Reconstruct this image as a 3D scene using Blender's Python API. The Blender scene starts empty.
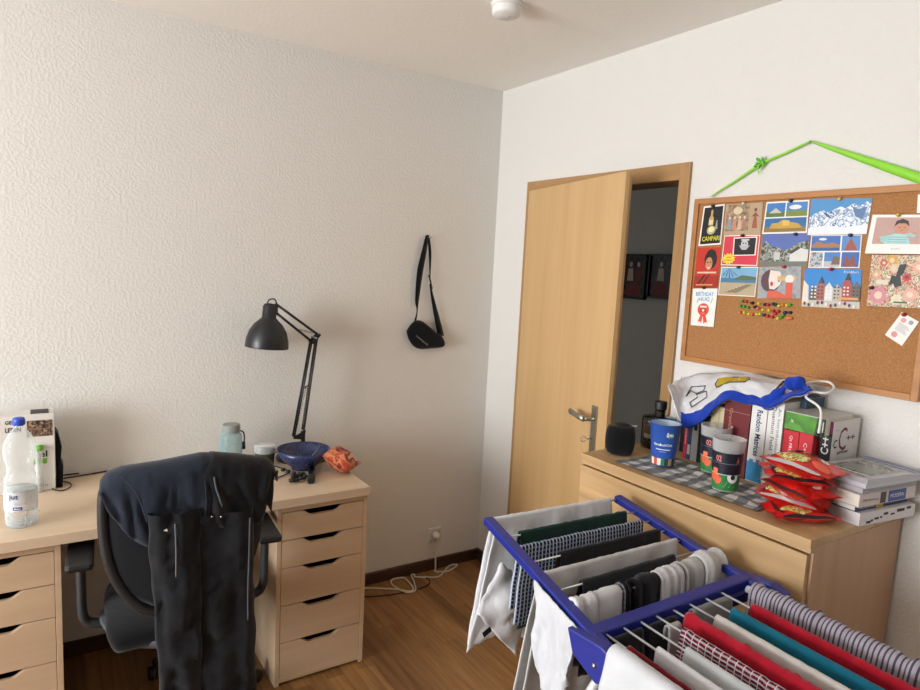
import bpy, bmesh, math, random
from mathutils import Vector, Matrix, noise
PI = math.pi
rnd = random.Random(7)
sc = bpy.context.scene
col = sc.collection
# ---------------------------------------------------------------- camera
CAM = Vector((-2.035, -2.842, 1.613)); YAW, PIT, ROL, FPX = .994, -.12, .051, 655.0
fw = Vector((math.cos(PIT)*math.cos(YAW), math.cos(PIT)*math.sin(YAW), math.sin(PIT)))
r0 = Vector((math.sin(YAW), -math.cos(YAW), 0)); u0 = r0.cross(fw)
rt = r0*math.cos(ROL)+u0*math.sin(ROL); up = -r0*math.sin(ROL)+u0*math.cos(ROL)
cd = bpy.data.cameras.new('camera'); cam = bpy.data.objects.new('camera', cd); col.objects.link(cam)
cd.sensor_width = 36; cd.lens = FPX/920*36; cd.clip_start = .02
cam.matrix_world = Matrix(((rt.x, up.x, -fw.x, CAM.x), (rt.y, up.y, -fw.y, CAM.y), (rt.z, up.z, -fw.z, CAM.z), (0, 0, 0, 1)))
sc.camera = cam
# ---------------------------------------------------------------- light
w = bpy.data.worlds.new('world'); sc.world = w; w.use_nodes = True
w.node_tree.nodes['Background'].inputs[0].default_value = (.80, .90, 1, 1)
w.node_tree.nodes['Background'].inputs[1].default_value = 1.0
def area(name, loc, direction, sx, sy, power, color):
    l = bpy.data.lights.new(name, 'AREA'); l.shape = 'RECTANGLE'; l.size = sx; l.size_y = sy; l.energy = power; l.color = color
    o = bpy.data.objects.new(name, l); col.objects.link(o); o.location = loc
    o.rotation_euler = Vector(direction).to_track_quat('-Z', 'Y').to_euler(); return o
WX = -5.2                                  # the window wall
area('window_daylight', (WX-.12, -1.55, 1.42), (1, -.0, .0), 1.9, 1.75, 182, (.965, .985, 1))
sc.view_settings.view_transform = 'Standard'; sc.view_settings.look = 'None'; sc.view_settings.gamma = 1
sc.view_settings.use_curve_mapping = False
sc.view_settings.exposure = 0.06
# ---------------------------------------------------------------- helpers
def at(px, py, ax, v):                      # the point of the room that lies at depth v along one axis
    d = fw+rt*((px-460)/FPX)-up*((py-345)/FPX); i = 'xyz'.index(ax)
    return CAM+d*((v-CAM[i])/d[i])
def lin(c): return c/12.92 if c <= .04045 else ((c+.055)/1.055)**2.4
def rgb(h): return tuple(lin(int(h[i:i+2], 16)/255) for i in (0, 2, 4))+(1,)
MATS = {}
def base_mat(name, h, rough=.6, metal=0, alpha=None, trans=0, spec=.5):
    m = bpy.data.materials.new(name); m.use_nodes = True; nt = m.node_tree; b = nt.nodes['Principled BSDF']
    b.inputs['Base Color'].default_value = rgb(h); b.inputs['Roughness'].default_value = rough
    b.inputs['Metallic'].default_value = metal; b.inputs['Transmission Weight'].default_value = trans
    b.inputs['Specular IOR Level'].default_value = spec
    if alpha is not None: b.inputs['Alpha'].default_value = alpha
    return m, nt, b
def N(nt, t, **k):
    n = nt.nodes.new(t)
    for a, v in k.items():
        if a.startswith('i_'): n.inputs[a[2:].replace('_', ' ')].default_value = v
        else: setattr(n, a, v)
    return n
def bump(nt, b, src, strength, dist):
    n = N(nt, 'ShaderNodeBump'); n.inputs['Strength'].default_value = strength; n.inputs['Distance'].default_value = dist
    nt.links.new(src, n.inputs['Height']); nt.links.new(n.outputs[0], b.inputs['Normal'])
def plain(h, rough=.5, metal=0, var=.08, alpha=None, trans=0, scale=40, spec=.5):
    key = ('plain', h, rough, metal, alpha, trans, var, spec)
    if key in MATS: return MATS[key]
    m, nt, b = base_mat('plain_'+h, h, rough, metal, alpha, trans, spec)
    tc = N(nt, 'ShaderNodeTexCoord'); no = N(nt, 'ShaderNodeTexNoise'); no.inputs['Scale'].default_value = scale
    mx = N(nt, 'ShaderNodeMix', data_type='RGBA', blend_type='MULTIPLY'); mx.inputs[0].default_value = 1
    rp = N(nt, 'ShaderNodeMapRange'); rp.inputs[3].default_value = 1-var; rp.inputs[4].default_value = 1+var*.4
    nt.links.new(tc.outputs['Object'], no.inputs['Vector']); nt.links.new(no.outputs[0], rp.inputs[0])
    mx.inputs[6].default_value = rgb(h); nt.links.new(rp.outputs[0], mx.inputs[7]); nt.links.new(mx.outputs[2], b.inputs['Base Color'])
    MATS[key] = m; return m
def ramp2(nt, src, c1, c2, p1=.3, p2=.7):
    r = N(nt, 'ShaderNodeValToRGB'); e = r.color_ramp.elements
    e[0].position = p1; e[0].color = rgb(c1); e[1].position = p2; e[1].color = rgb(c2); nt.links.new(src, r.inputs[0]); return r.outputs[0]
def wood(name, c1, c2, axis='x', scale=1.0, rough=.45, c3=None):
    if name in MATS: return MATS[name]
    m, nt, b = base_mat(name, c1, rough)
    tc = N(nt, 'ShaderNodeTexCoord'); mp = N(nt, 'ShaderNodeMapping'); s = [26*scale]*3; s['xyz'.index(axis)] = 1.6*scale
    mp.inputs['Scale'].default_value = s; nt.links.new(tc.outputs['Object'], mp.inputs[0])
    n1 = N(nt, 'ShaderNodeTexNoise', i_Scale=1.0, i_Detail=5.0, i_Distortion=.4); nt.links.new(mp.outputs[0], n1.inputs['Vector'])
    mp2 = N(nt, 'ShaderNodeMapping'); s2 = [6*scale]*3; s2['xyz'.index(axis)] = .5*scale; mp2.inputs['Scale'].default_value = s2
    nt.links.new(tc.outputs['Object'], mp2.inputs[0])
    n2 = N(nt, 'ShaderNodeTexNoise', i_Scale=1.0, i_Detail=3.0); nt.links.new(mp2.outputs[0], n2.inputs['Vector'])
    a = ramp2(nt, n1.outputs[0], c1, c2, .3, .7)
    mx = N(nt, 'ShaderNodeMix', data_type='RGBA'); mx.inputs[7].default_value = rgb(c3 or c2)
    mr = N(nt, 'ShaderNodeMapRange'); mr.inputs[1].default_value = .45; mr.inputs[2].default_value = .75; mr.inputs[4].default_value = .7
    nt.links.new(n2.outputs[0], mr.inputs[0]); nt.links.new(mr.outputs[0], mx.inputs[0]); nt.links.new(a, mx.inputs[6])
    nt.links.new(mx.outputs[2], b.inputs['Base Color']); bump(nt, b, n1.outputs[0], .08, .002)
    MATS[name] = m; return m
def plaster(name, h, amount):
    m, nt, b = base_mat(name, h, .9, spec=.2)
    tc = N(nt, 'ShaderNodeTexCoord'); n1 = N(nt, 'ShaderNodeTexNoise', i_Scale=95.0, i_Detail=2.0, i_Roughness=.45)
    nt.links.new(tc.outputs['Object'], n1.inputs['Vector']); mr = N(nt, 'ShaderNodeMapRange'); mr.inputs[1].default_value = .42; mr.inputs[2].default_value = .64
    nt.links.new(n1.outputs[0], mr.inputs[0]); bump(nt, b, mr.outputs[0], amount, .004); return m
def fabric(h, var=.18, rough=.95, weave=700, sheer=0):
    key = ('fab', h, var, sheer)
    if key in MATS: return MATS[key]
    m, nt, b = base_mat('fabric_'+h, h, rough, spec=.15)
    b.inputs['Sheen Weight'].default_value = .15
    tc = N(nt, 'ShaderNodeTexCoord'); n1 = N(nt, 'ShaderNodeTexNoise', i_Scale=14.0, i_Detail=4.0)
    nt.links.new(tc.outputs['Object'], n1.inputs['Vector'])
    mx = N(nt, 'ShaderNodeMix', data_type='RGBA', blend_type='MULTIPLY'); mx.inputs[0].default_value = 1
    rp = N(nt, 'ShaderNodeMapRange'); rp.inputs[1].default_value = .3; rp.inputs[2].default_value = .7
    rp.inputs[3].default_value = 1-var; rp.inputs[4].default_value = 1+var*.3
    nt.links.new(n1.outputs[0], rp.inputs[0]); mx.inputs[6].default_value = rgb(h); nt.links.new(rp.outputs[0], mx.inputs[7])
    nt.links.new(mx.outputs[2], b.inputs['Base Color'])
    n2 = N(nt, 'ShaderNodeTexNoise', i_Scale=60.0, i_Detail=6.0); nt.links.new(tc.outputs['Object'], n2.inputs['Vector'])
    bump(nt, b, n2.outputs[0], .35, .004)
    MATS[key] = m; return m
def uvfract(nt, sock, freq, duty):
    a = N(nt, 'ShaderNodeMath', operation='MULTIPLY'); a.inputs[1].default_value = freq; nt.links.new(sock, a.inputs[0])
    f = N(nt, 'ShaderNodeMath', operation='FRACT'); nt.links.new(a.outputs[0], f.inputs[0])
    l = N(nt, 'ShaderNodeMath', operation='LESS_THAN'); l.inputs[1].default_value = duty; nt.links.new(f.outputs[0], l.inputs[0]); return l.outputs[0]
def plaid(name, base, line1, line2, period=.02, duty=.35, stripes=False, band=None):
    if name in MATS: return MATS[name]
    m, nt, b = base_mat(name, base, .95, spec=.15)
    tc = N(nt, 'ShaderNodeTexCoord'); sp = N(nt, 'ShaderNodeSeparateXYZ'); nt.links.new(tc.outputs['UV'], sp.inputs[0])
    u = uvfract(nt, sp.outputs[0], 1/period, duty); cur = None
    m1 = N(nt, 'ShaderNodeMix', data_type='RGBA'); m1.inputs[6].default_value = rgb(base); m1.inputs[7].default_value = rgb(line1); nt.links.new(u, m1.inputs[0]); cur = m1.outputs[2]
    if not stripes:
        v = uvfract(nt, sp.outputs[1], 1/period, duty)
        m2 = N(nt, 'ShaderNodeMix', data_type='RGBA'); m2.inputs[7].default_value = rgb(line2); nt.links.new(cur, m2.inputs[6])
        h = N(nt, 'ShaderNodeMath', operation='MULTIPLY'); h.inputs[1].default_value = .55; nt.links.new(v, h.inputs[0]); nt.links.new(h.outputs[0], m2.inputs[0]); cur = m2.outputs[2]
    if band:
        for o in (0, 1):
            q = uvfract(nt, sp.outputs[o], 1/(period*2.0), .12)
            m3 = N(nt, 'ShaderNodeMix', data_type='RGBA'); m3.inputs[7].default_value = rgb(band); nt.links.new(cur, m3.inputs[6]); nt.links.new(q, m3.inputs[0]); cur = m3.outputs[2]
    nt.links.new(cur, b.inputs['Base Color'])
    MATS[name] = m; return m
def floor_mat():
    m, nt, b = base_mat('laminate', '6d4526', .38)
    tc = N(nt, 'ShaderNodeTexCoord'); mp = N(nt, 'ShaderNodeMapping')
    nt.links.new(tc.outputs['Object'], mp.inputs[0]); mp.inputs['Rotation'].default_value = (0, 0, PI/2)
    br = N(nt, 'ShaderNodeTexBrick', offset=.37, i_Scale=1.0, i_Brick_Width=.62, i_Row_Height=.066, i_Mortar_Size=.0007)
    br.inputs['Color1'].default_value = (0, 0, 0, 1); br.inputs['Color2'].default_value = (1, 1, 1, 1); br.inputs['Mortar'].default_value = (0, 0, 0, 1)
    nt.links.new(mp.outputs[0], br.inputs['Vector'])
    mp2 = N(nt, 'ShaderNodeMapping'); mp2.inputs['Scale'].default_value = (45, 3, 1); nt.links.new(tc.outputs['Object'], mp2.inputs[0])
    n1 = N(nt, 'ShaderNodeTexNoise', i_Scale=1.0, i_Detail=6.0, i_Distortion=.6); nt.links.new(mp2.outputs[0], n1.inputs['Vector'])
    g = ramp2(nt, n1.outputs[0], '8a6038', 'b38753', .3, .7)
    mx = N(nt, 'ShaderNodeMix', data_type='RGBA', blend_type='MULTIPLY'); mx.inputs[0].default_value = 1
    t = ramp2(nt, br.outputs[0], 'c4bcb4', 'ffffff', 0, 1); nt.links.new(g, mx.inputs[6]); nt.links.new(t, mx.inputs[7])
    nt.links.new(mx.outputs[2], b.inputs['Base Color']); bump(nt, b, n1.outputs[0], .06, .002); return m
def cork_mat():
    m, nt, b = base_mat('cork', 'a5713f', .95, spec=.1)
    tc = N(nt, 'ShaderNodeTexCoord'); v = N(nt, 'ShaderNodeTexVoronoi', i_Scale=260.0); nt.links.new(tc.outputs['Object'], v.inputs['Vector'])
    n = N(nt, 'ShaderNodeTexNoise', i_Scale=230.0, i_Detail=4.0); nt.links.new(tc.outputs['Object'], n.inputs['Vector'])
    a = N(nt, 'ShaderNodeMath', operation='MULTIPLY'); nt.links.new(v.outputs['Distance'], a.inputs[0]); nt.links.new(n.outputs[0], a.inputs[1])
    c = ramp2(nt, n.outputs[0], '9a6c40', 'b4835a', .3, .7); nt.links.new(c, b.inputs['Base Color']); bump(nt, b, n.outputs[0], .3, .002); return m
def noisy(name, cols, scale, detail=4, rough=.4, map_scale=None):
    if name in MATS: return MATS[name]
    m, nt, b = base_mat(name, cols[0], rough)
    tc = N(nt, 'ShaderNodeTexCoord'); mp = N(nt, 'ShaderNodeMapping'); mp.inputs['Scale'].default_value = map_scale or (1, 1, 1)
    nt.links.new(tc.outputs['Object'], mp.inputs[0])
    n = N(nt, 'ShaderNodeTexNoise', i_Scale=float(scale), i_Detail=float(detail)); nt.links.new(mp.outputs[0], n.inputs['Vector'])
    r = N(nt, 'ShaderNodeValToRGB'); e = r.color_ramp.elements; k = len(cols)
    while len(e) < k: e.new(.5)
    for i, c in enumerate(cols): e[i].position = .3+.4*i/(k-1); e[i].color = rgb(c)
    r.color_ramp.interpolation = 'CONSTANT' if k > 3 else 'LINEAR'
    nt.links.new(n.outputs[0], r.inputs[0]); nt.links.new(r.outputs[0], b.inputs['Base Color']); MATS[name] = m; return m
def clear(h, alpha, rough=.08):
    key = ('clear', h, alpha)
    if key in MATS: return MATS[key]
    m, nt, b = base_mat('clear_'+h, h, rough, alpha=alpha); MATS[key] = m
    lw = N(nt, 'ShaderNodeLayerWeight'); lw.inputs[0].default_value = .35; ma = N(nt, 'ShaderNodeMapRange'); ma.inputs[3].default_value = alpha*.6; ma.inputs[4].default_value = min(1, alpha*.6+.6)
    nt.links.new(lw.outputs['Facing'], ma.inputs[0]); nt.links.new(ma.outputs[0], b.inputs['Alpha'])
    n = N(nt, 'ShaderNodeTexNoise', i_Scale=8.0); r = N(nt, 'ShaderNodeMapRange'); r.inputs[3].default_value = rough*.6; r.inputs[4].default_value = rough*1.4
    nt.links.new(n.outputs[0], r.inputs[0]); nt.links.new(r.outputs[0], b.inputs['Roughness']); return m
_tc = {}
def text_polys(body, bold=False):
    k = (body, bold)
    if k in _tc: return _tc[k]
    c = bpy.data.curves.new('t', 'FONT'); c.body = body; c.resolution_u = 2; c.offset = .022 if bold else 0
    o = bpy.data.objects.new('t', c); col.objects.link(o); bpy.context.view_layer.update()
    me = bpy.data.meshes.new_from_object(o.evaluated_get(bpy.context.evaluated_depsgraph_get()))
    v = [(p.co.x, p.co.y) for p in me.vertices]; f = [tuple(p.vertices) for p in me.polygons]
    bpy.data.objects.remove(o); bpy.data.curves.remove(c); bpy.data.meshes.remove(me)
    x0 = min(a for a, b in v); x1 = max(a for a, b in v); y0 = min(b for a, b in v); y1 = max(b for a, b in v)
    v = [((a-x0)/(x1-x0), (b-y0)/(y1-y0)) for a, b in v]; _tc[k] = (v, f, (x1-x0)/(y1-y0)); return _tc[k]
class MB:
    def __init__(s, off=(0, 0, 0)): s.v = []; s.f = []; s.m = []; s.uv = []; s.mats = []; s.sm = []; s.off = Vector(off)
    def mi(s, m):
        if m not in s.mats: s.mats.append(m)
        return s.mats.index(m)
    def add(s, vs, fs, mat, uvs=None, smooth=False):
        b = len(s.v); s.v += [Vector(q)-s.off for q in vs]; k = s.mi(mat)
        for f in fs:
            s.f.append([b+i for i in f]); s.m.append(k); s.uv.append([uvs[i] for i in f] if uvs else None); s.sm.append(smooth)
        return s
    def box(s, x0, x1, y0, y1, z0, z1, mat):
        v = [(x, y, z) for x in (x0, x1) for y in (y0, y1) for z in (z0, z1)]
        return s.add(v, [(0, 1, 3, 2), (4, 6, 7, 5), (0, 4, 5, 1), (2, 3, 7, 6), (0, 2, 6, 4), (1, 5, 7, 3)], mat)
    def obox(s, c, X, Y, Z, mat):                 # oriented box: centre and three half vectors
        c, X, Y, Z = map(Vector, (c, X, Y, Z)); v = [c+X*a+Y*b+Z*d for a in (-1, 1) for b in (-1, 1) for d in (-1, 1)]
        return s.add(v, [(0, 1, 3, 2), (4, 6, 7, 5), (0, 4, 5, 1), (2, 3, 7, 6), (0, 2, 6, 4), (1, 5, 7, 3)], mat)
    def tube(s, pts, r, mat, seg=10, r2=None, flat=None, ref=None):
        P = [Vector(p) for p in pts]; n = len(P); vs = []; rr = r if callable(r) else (lambda t: r+((r2 if r2 is not None else r)-r)*t)
        T = [(P[min(i+1, n-1)]-P[max(i-1, 0)]).normalized() for i in range(n)]
        a = Vector(ref) if ref else (Vector((0, 0, 1)) if abs(T[0].z) < .9 else Vector((1, 0, 0))); a = (a-T[0]*a.dot(T[0])).normalized()
        for i in range(n):
            a = (a-T[i]*a.dot(T[i])).normalized(); b = T[i].cross(a); q = rr(i/(n-1))
            for k in range(seg):
                an = 2*PI*k/seg; vs.append(P[i]+a*(math.cos(an)*q)+b*(math.sin(an)*q*(flat or 1)))
        fs = [(i*seg+k, i*seg+(k+1) % seg, (i+1)*seg+(k+1) % seg, (i+1)*seg+k) for i in range(n-1) for k in range(seg)]
        s.add(vs, fs, mat, smooth=True)
        b = len(s.v)-len(vs); k = s.mi(mat)
        for f in (list(range(seg))[::-1], [(n-1)*seg+j for j in range(seg)]):
            s.f.append([b+j for j in f]); s.m.append(k); s.uv.append(None); s.sm.append(False)
        return s
    def lathe(s, prof, c, mat, seg=32, sx=1, sy=1, axis=None, smooth=True, cols=None):
        c = Vector(c); Z = Vector(axis).normalized() if axis else Vector((0, 0, 1))
        X = Vector((1, 0, 0)) if abs(Z.x) < .9 else Vector((0, 1, 0)); X = (X-Z*X.dot(Z)).normalized(); Y = Z.cross(X)
        vs = [c+X*(q*math.cos(2*PI*k/seg)*sx)+Y*(q*math.sin(2*PI*k/seg)*sy)+Z*z for q, z in prof for k in range(seg)]
        uv = [(k/seg, i/(len(prof)-1)) for i in range(len(prof)) for k in range(seg)]
        for i in range(len(prof)-1):
            pass
        fs = [(i*seg+k, i*seg+(k+1) % seg, (i+1)*seg+(k+1) % seg, (i+1)*seg+k) for i in range(len(prof)-1) for k in range(seg)]
        return s.add(vs, fs, mat, uv, smooth)
    def grid(s, P, mat, UV=None, smooth=True, closed=False):
        nu, nv = len(P), len(P[0]); vs = [p for r_ in P for p in r_]
        uv = [q for r_ in UV for q in r_] if UV else None
        fs = [(i*nv+j, (i+1)*nv+j, (i+1)*nv+j+1, i*nv+j+1) for i in range(nu-1) for j in range(nv-1)]
        return s.add(vs, fs, mat, uv, smooth)
    def prism(s, pts, d, mat):                      # pts 3D ring, d extrusion vector
        n = len(pts); d = Vector(d); vs = [Vector(p) for p in pts]+[Vector(p)+d for p in pts]
        return s.add(vs, [tuple(range(n))[::-1], tuple(range(n, 2*n))]+[(i, (i+1) % n, n+(i+1) % n, n+i) for i in range(n)], mat)
    def poly(s, pts, mat): return s.add(pts, [tuple(range(len(pts)))], mat)
    def text(s, body, o, X, Y, mat, bold=False):    # o = lower left corner; X, Y full extents
        v, f, asp = text_polys(body, bold); o, X, Y = Vector(o), Vector(X), Vector(Y)
        return s.add([o+X*a+Y*b for a, b in v], f, mat)
    def build(s, name, parent=None, bevel=0, solid=0, subd=0, smooth=False, kind=None):
        me = bpy.data.meshes.new(name); me.from_pydata([tuple(q) for q in s.v], [], s.f)
        for m in s.mats: me.materials.append(m)
        me.polygons.foreach_set('material_index', s.m); me.polygons.foreach_set('use_smooth', [a or smooth for a in s.sm])
        if any(q for q in s.uv):
            l = me.uv_layers.new(name='UVMap'); i = 0
            for p, q in zip(me.polygons, s.uv):
                for k, li in enumerate(p.loop_indices): l.data[li].uv = q[k] if q else (0, 0)
        me.update(); o = bpy.data.objects.new(name, me); col.objects.link(o); o.parent = parent
        if not parent: o.location = s.off
        if solid: q = o.modifiers.new('thickness', 'SOLIDIFY'); q.thickness = solid; q.offset = 0
        if subd: q = o.modifiers.new('smooth', 'SUBSURF'); q.levels = q.render_levels = subd
        if bevel: q = o.modifiers.new('bevel', 'BEVEL'); q.width = bevel; q.segments = 2; q.limit_method = 'ANGLE'; q.angle_limit = .7
        if kind: o['kind'] = kind
        return o
def thing(name, label, cat, loc=(0, 0, 0), rz=0, group=None):
    o = bpy.data.objects.new(name, None); col.objects.link(o); o.location = loc; o.rotation_euler = (0, 0, rz); o.empty_display_size = .05
    return tag(o, label, cat, group)
def tag(o, label, cat, group=None):
    o['label'] = label; o['category'] = cat
    if group: o['group'] = group
    return o
def lab(o, l): o['label'] = l; return o
def copy_tree(o, parent=None):
    c = o.copy(); col.objects.link(c); c.parent = parent
    for ch in [q for q in bpy.data.objects if q.parent == o]: copy_tree(ch, c)
    return c
def bez(pts, n=8):                                  # smooth curve through points
    P = [Vector(p) for p in pts]; P = [P[0]*2-P[1]]+P+[P[-1]*2-P[-2]]; out = []
    for i in range(1, len(P)-2):
        for k in range(n):
            t = k/n; a, b, c, d = P[i-1:i+3]
            out.append(.5*((2*b)+(c-a)*t+(2*a-5*b+4*c-d)*t*t+(3*b-a-3*c+d)*t**3))
    return out+[P[-2]]
def nz(x, y=0, z=0): return noise.noise(Vector((x, y, z)))
# ---------------------------------------------------------------- materials
M_wall = plaster('wall_plaster', 'dedcd8', .2); M_ceil = plaster('ceiling_plaster', 'f2efe9', .12)
M_floor = floor_mat(); M_base = wood('dark_skirting', '3a261f', '4d342b', 'x')
M_desk = wood('desk_oak', 'ccb497', 'd7c2a8', 'x', .8, c3='bea386'); M_deskv = wood('drawer_oak', 'c7ab8c', 'd2b799', 'x', .8, c3='bfa184')
M_door = wood('door_beech', 'c29e6c', 'cfab7b', 'z', .55, c3='b98f5c'); M_frame = wood('frame_beech', 'a27c50', 'b38c5e', 'z', .8)
M_frameh = wood('frame_beech_h', 'a27c50', 'b38c5e', 'y', .8)
M_chestf = wood('chest_oak_front', 'b08d62', 'd0ae80', 'y', 1.1, c3='a08058'); M_chests = wood('chest_oak_side', 'b08a6b', 'bd9878', 'z', 1.1)
M_cork = cork_mat(); M_bframe = wood('board_frame', 'a8713f', 'b98350', 'y')
BLK = plain('15161a', .5); BLKF = fabric('0f1013'); BLKM = plain('1a1c20', .35); DK = plain('26282c', .6)
WHT = plain('e8e8e6', .5, var=.04); CHR = plain('b9bbbd', .25, 1.0); GRYM = plain('8d9094', .35, .9)
PAPER = plain('f0eeea', .7, var=.03); BLUE = plain('1f2a86', .38); BLUED = plain('191f63', .45)
# ================================================================ SETTING
CE = 2.511
S = lambda mb, n: mb.build(n, kind='structure')
o = MB(); o.box(WX-.2, 1.5, -4.2, 1.0, -.1, 0, M_floor); S(o, 'floor')
o = MB(); o.box(WX-.2, 1.5, -4.2, 1.0, CE, CE+.1, M_ceil); S(o, 'ceiling')
o = MB(); o.box(WX-.2, .12, 0, .15, 0, CE, M_wall); S(o, 'wall_back')
DY0, DY1, DZ = -.30, -1.185, 1.985               # door opening
o = MB(); o.box(0, .12, DY0, 0, 0, CE, M_wall); o.box(0, .12, DY1, DY0, DZ, CE, M_wall); o.box(0, .12, -4.2, DY1, 0, CE, M_wall); S(o, 'wall_right')
WY0, WY1, WZ0, WZ1 = -2.5, -.6, .55, 2.3
o = MB(); o.box(WX-.2, WX, WY1, 0, 0, CE, M_wall); o.box(WX-.2, WX, -4.2, WY0, 0, CE, M_wall)
o.box(WX-.2, WX, WY0, WY1, 0, WZ0, M_wall); o.box(WX-.2, WX, WY0, WY1, WZ1, CE, M_wall); S(o, 'wall_left')
o = MB(); o.box(WX, .12, -4.2, -4.1, 0, CE, plaster('wall_front_dim_bounce', '8c847c', .1)); S(o, 'wall_front')  # unseen wall, tone darkened to cut bounce light on the chest side
wn = bpy.data.objects.new('window_1', None); col.objects.link(wn); wn['kind'] = 'structure'
o = MB(); fx = (WX-.19, WX-.14)
for a in ((WY0, WY0+.06, WZ0, WZ1), (WY1-.06, WY1, WZ0, WZ1), (WY0, WY1, WZ0, WZ0+.06), (WY0, WY1, WZ1-.06, WZ1)): o.box(*fx, a[0], a[1], a[2], a[3], WHT)
o.box(*fx, -1.58, -1.52, WZ0, WZ1, WHT); o.build('window_frame', wn)
# hallway beyond the door
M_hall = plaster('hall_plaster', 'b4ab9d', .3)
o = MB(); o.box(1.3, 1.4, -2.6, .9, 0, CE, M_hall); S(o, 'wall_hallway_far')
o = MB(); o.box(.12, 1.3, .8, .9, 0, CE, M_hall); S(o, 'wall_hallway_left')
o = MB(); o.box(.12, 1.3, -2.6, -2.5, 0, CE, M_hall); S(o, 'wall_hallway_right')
# skirting
o = MB(); o.box(WX, -.014, -.014, 0, 0, .062, M_base); S(o, 'baseboard_back').modifiers.new('b', 'BEVEL').width = .003
o = MB(); o.box(-.014, 0, -.262, 0, 0, .062, M_base); o.box(-.014, 0, -4.1, -1.222, 0, .062, M_base); S(o, 'baseboard_right')
# door
dr = bpy.data.objects.new('door_1', None); col.objects.link(dr); dr['kind'] = 'structure'; dr.location = (0, DY0, 0)
OFF = Vector((0, DY0, 0))
o = MB(OFF)
for x0, x1 in ((-.014, 0), (.12, .134)):
    o.box(x0, x1, -.322, -.263, 0, 2.034, M_frame); o.box(x0, x1, -1.218, -1.172, 0, 2.034, M_frame); o.box(x0, x1, -1.172, -.322, 1.972, 2.034, M_frameh)
o.box(0, .12, -.322, DY0, 0, 1.985, M_frame); o.box(0, .12, DY1, -1.172, 0, 1.985, M_frame); o.box(0, .12, -1.172, -.322, 1.972, 1.985, M_frameh)
o.build('door_frame', dr, bevel=.002)
HG = Vector((-.018, -.318, 0)); AN = math.radians(13.0); LD = Vector((-math.sin(AN), -math.cos(AN), 0)); LN = Vector((-math.cos(AN), math.sin(AN), 0))
leaf = MB(OFF); W_ = .812
leaf.obox(HG+LD*W_/2+LN*.012+Vector((0, 0, .998)), LD*W_/2, LN*.010, (0, 0, .988), M_door)
leaf.obox(HG+LD*(W_/2-.006)-LN*.008+Vector((0, 0, .993)), LD*(W_/2-.012), LN*.011, (0, 0, .982), M_door)
lf = leaf.build('door_leaf', dr, bevel=.0015)
hb = HG+LD*(W_-.082)+LN*.022
o = MB(OFF); STL = plain('a8a79c', .3, .9)
o.obox(hb+LN*.003+Vector((0, 0, .998)), LD*.019, LN*.004, (0, 0, .098), STL); o.build('door_plate', lf, bevel=.002)
o = MB(OFF); o.tube([hb+Vector((0, 0, 1.045)), hb+LN*.05+Vector((0, 0, 1.045))], .009, STL)
o.tube([hb+LN*.05+Vector((0, 0, 1.045)), hb+LN*.052-LD*.04+Vector((0, 0, 1.047)), hb+LN*.048-LD*.115+Vector((0, 0, 1.052))], .0115, STL, flat=.7); o.build('door_handle', lf)
o = MB(OFF); k0 = hb+Vector((0, 0, .965)); o.tube([k0, k0+LN*.035], .003, CHR)
o.tube([k0+LN*.045+LD*(-.0)+Vector((0, 0, 0))+(LN*math.cos(t)+Vector((0, 0, math.sin(t))))*.011 for t in [i*PI/6 for i in range(13)]], .0022, CHR, seg=6); o.build('door_key', lf)
# hallway pictures
def hall_pic(px0, px1, seed, label):
    a = at(px0, 254, 'x', 1.29); b = at(px1, 254, 'x', 1.29); zb = at(px0, 298, 'x', 1.29).z; y0, y1 = b.y, a.y; z0, z1 = zb, a.z
    t = thing('framed_picture', label, 'picture', (1.28, (y0+y1)/2, z0), group=None)
    F = MB(t.location); fr = plain('1b1a19', .4)
    for q in ((y0, y0+.012, z0, z1), (y1-.012, y1, z0, z1), (y0, y1, z0, z0+.012), (y0, y1, z1-.012, z1)): F.box(1.27, 1.3, *q, fr)
    F.build('frame', t)
    p = MB(t.location); nm = noisy('dark_print%d' % seed, ['2a1d18', '3c2a22', '181412', '4d3a30', '6b4f40'], 9+seed, 3)
    p.box(1.285, 1.292, y0+.01, y1-.01, z0+.01, z1-.01, nm); cy = (y0+y1)/2; H = z1-z0; x = 1.2845
    sk = plain('b09a86', .7); rd = plain('6e2a20', .7)
    for k, dy in enumerate((-.03, .035) if seed else (.0,)):
        p.poly([(x, cy+dy+.028, z0+H*.4), (x, cy+dy+.02, z0+H*.68), (x, cy+dy-.02, z0+H*.68), (x, cy+dy-.028, z0+H*.4)], sk if k or not seed else rd)
        p.poly([(x, cy+dy+.014*math.cos(i*.785), z0+H*.77+.018*math.sin(i*.785)) for i in range(8)], sk)
    p.poly([(x-.0004, cy+.06, z0+H*.05), (x-.0004, cy+.06, z0+H*.3), (x-.0004, cy, z0+H*.38), (x-.0004, cy-.06, z0+H*.28), (x-.0004, cy-.06, z0+H*.05)], rd)
    p.build('print', t)
hall_pic(625, 649, 1, 'dark framed picture in the hallway, nearer the door leaf')
hall_pic(651.5, 675, 0, 'dark framed picture in the hallway, nearer the right door post')
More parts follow.
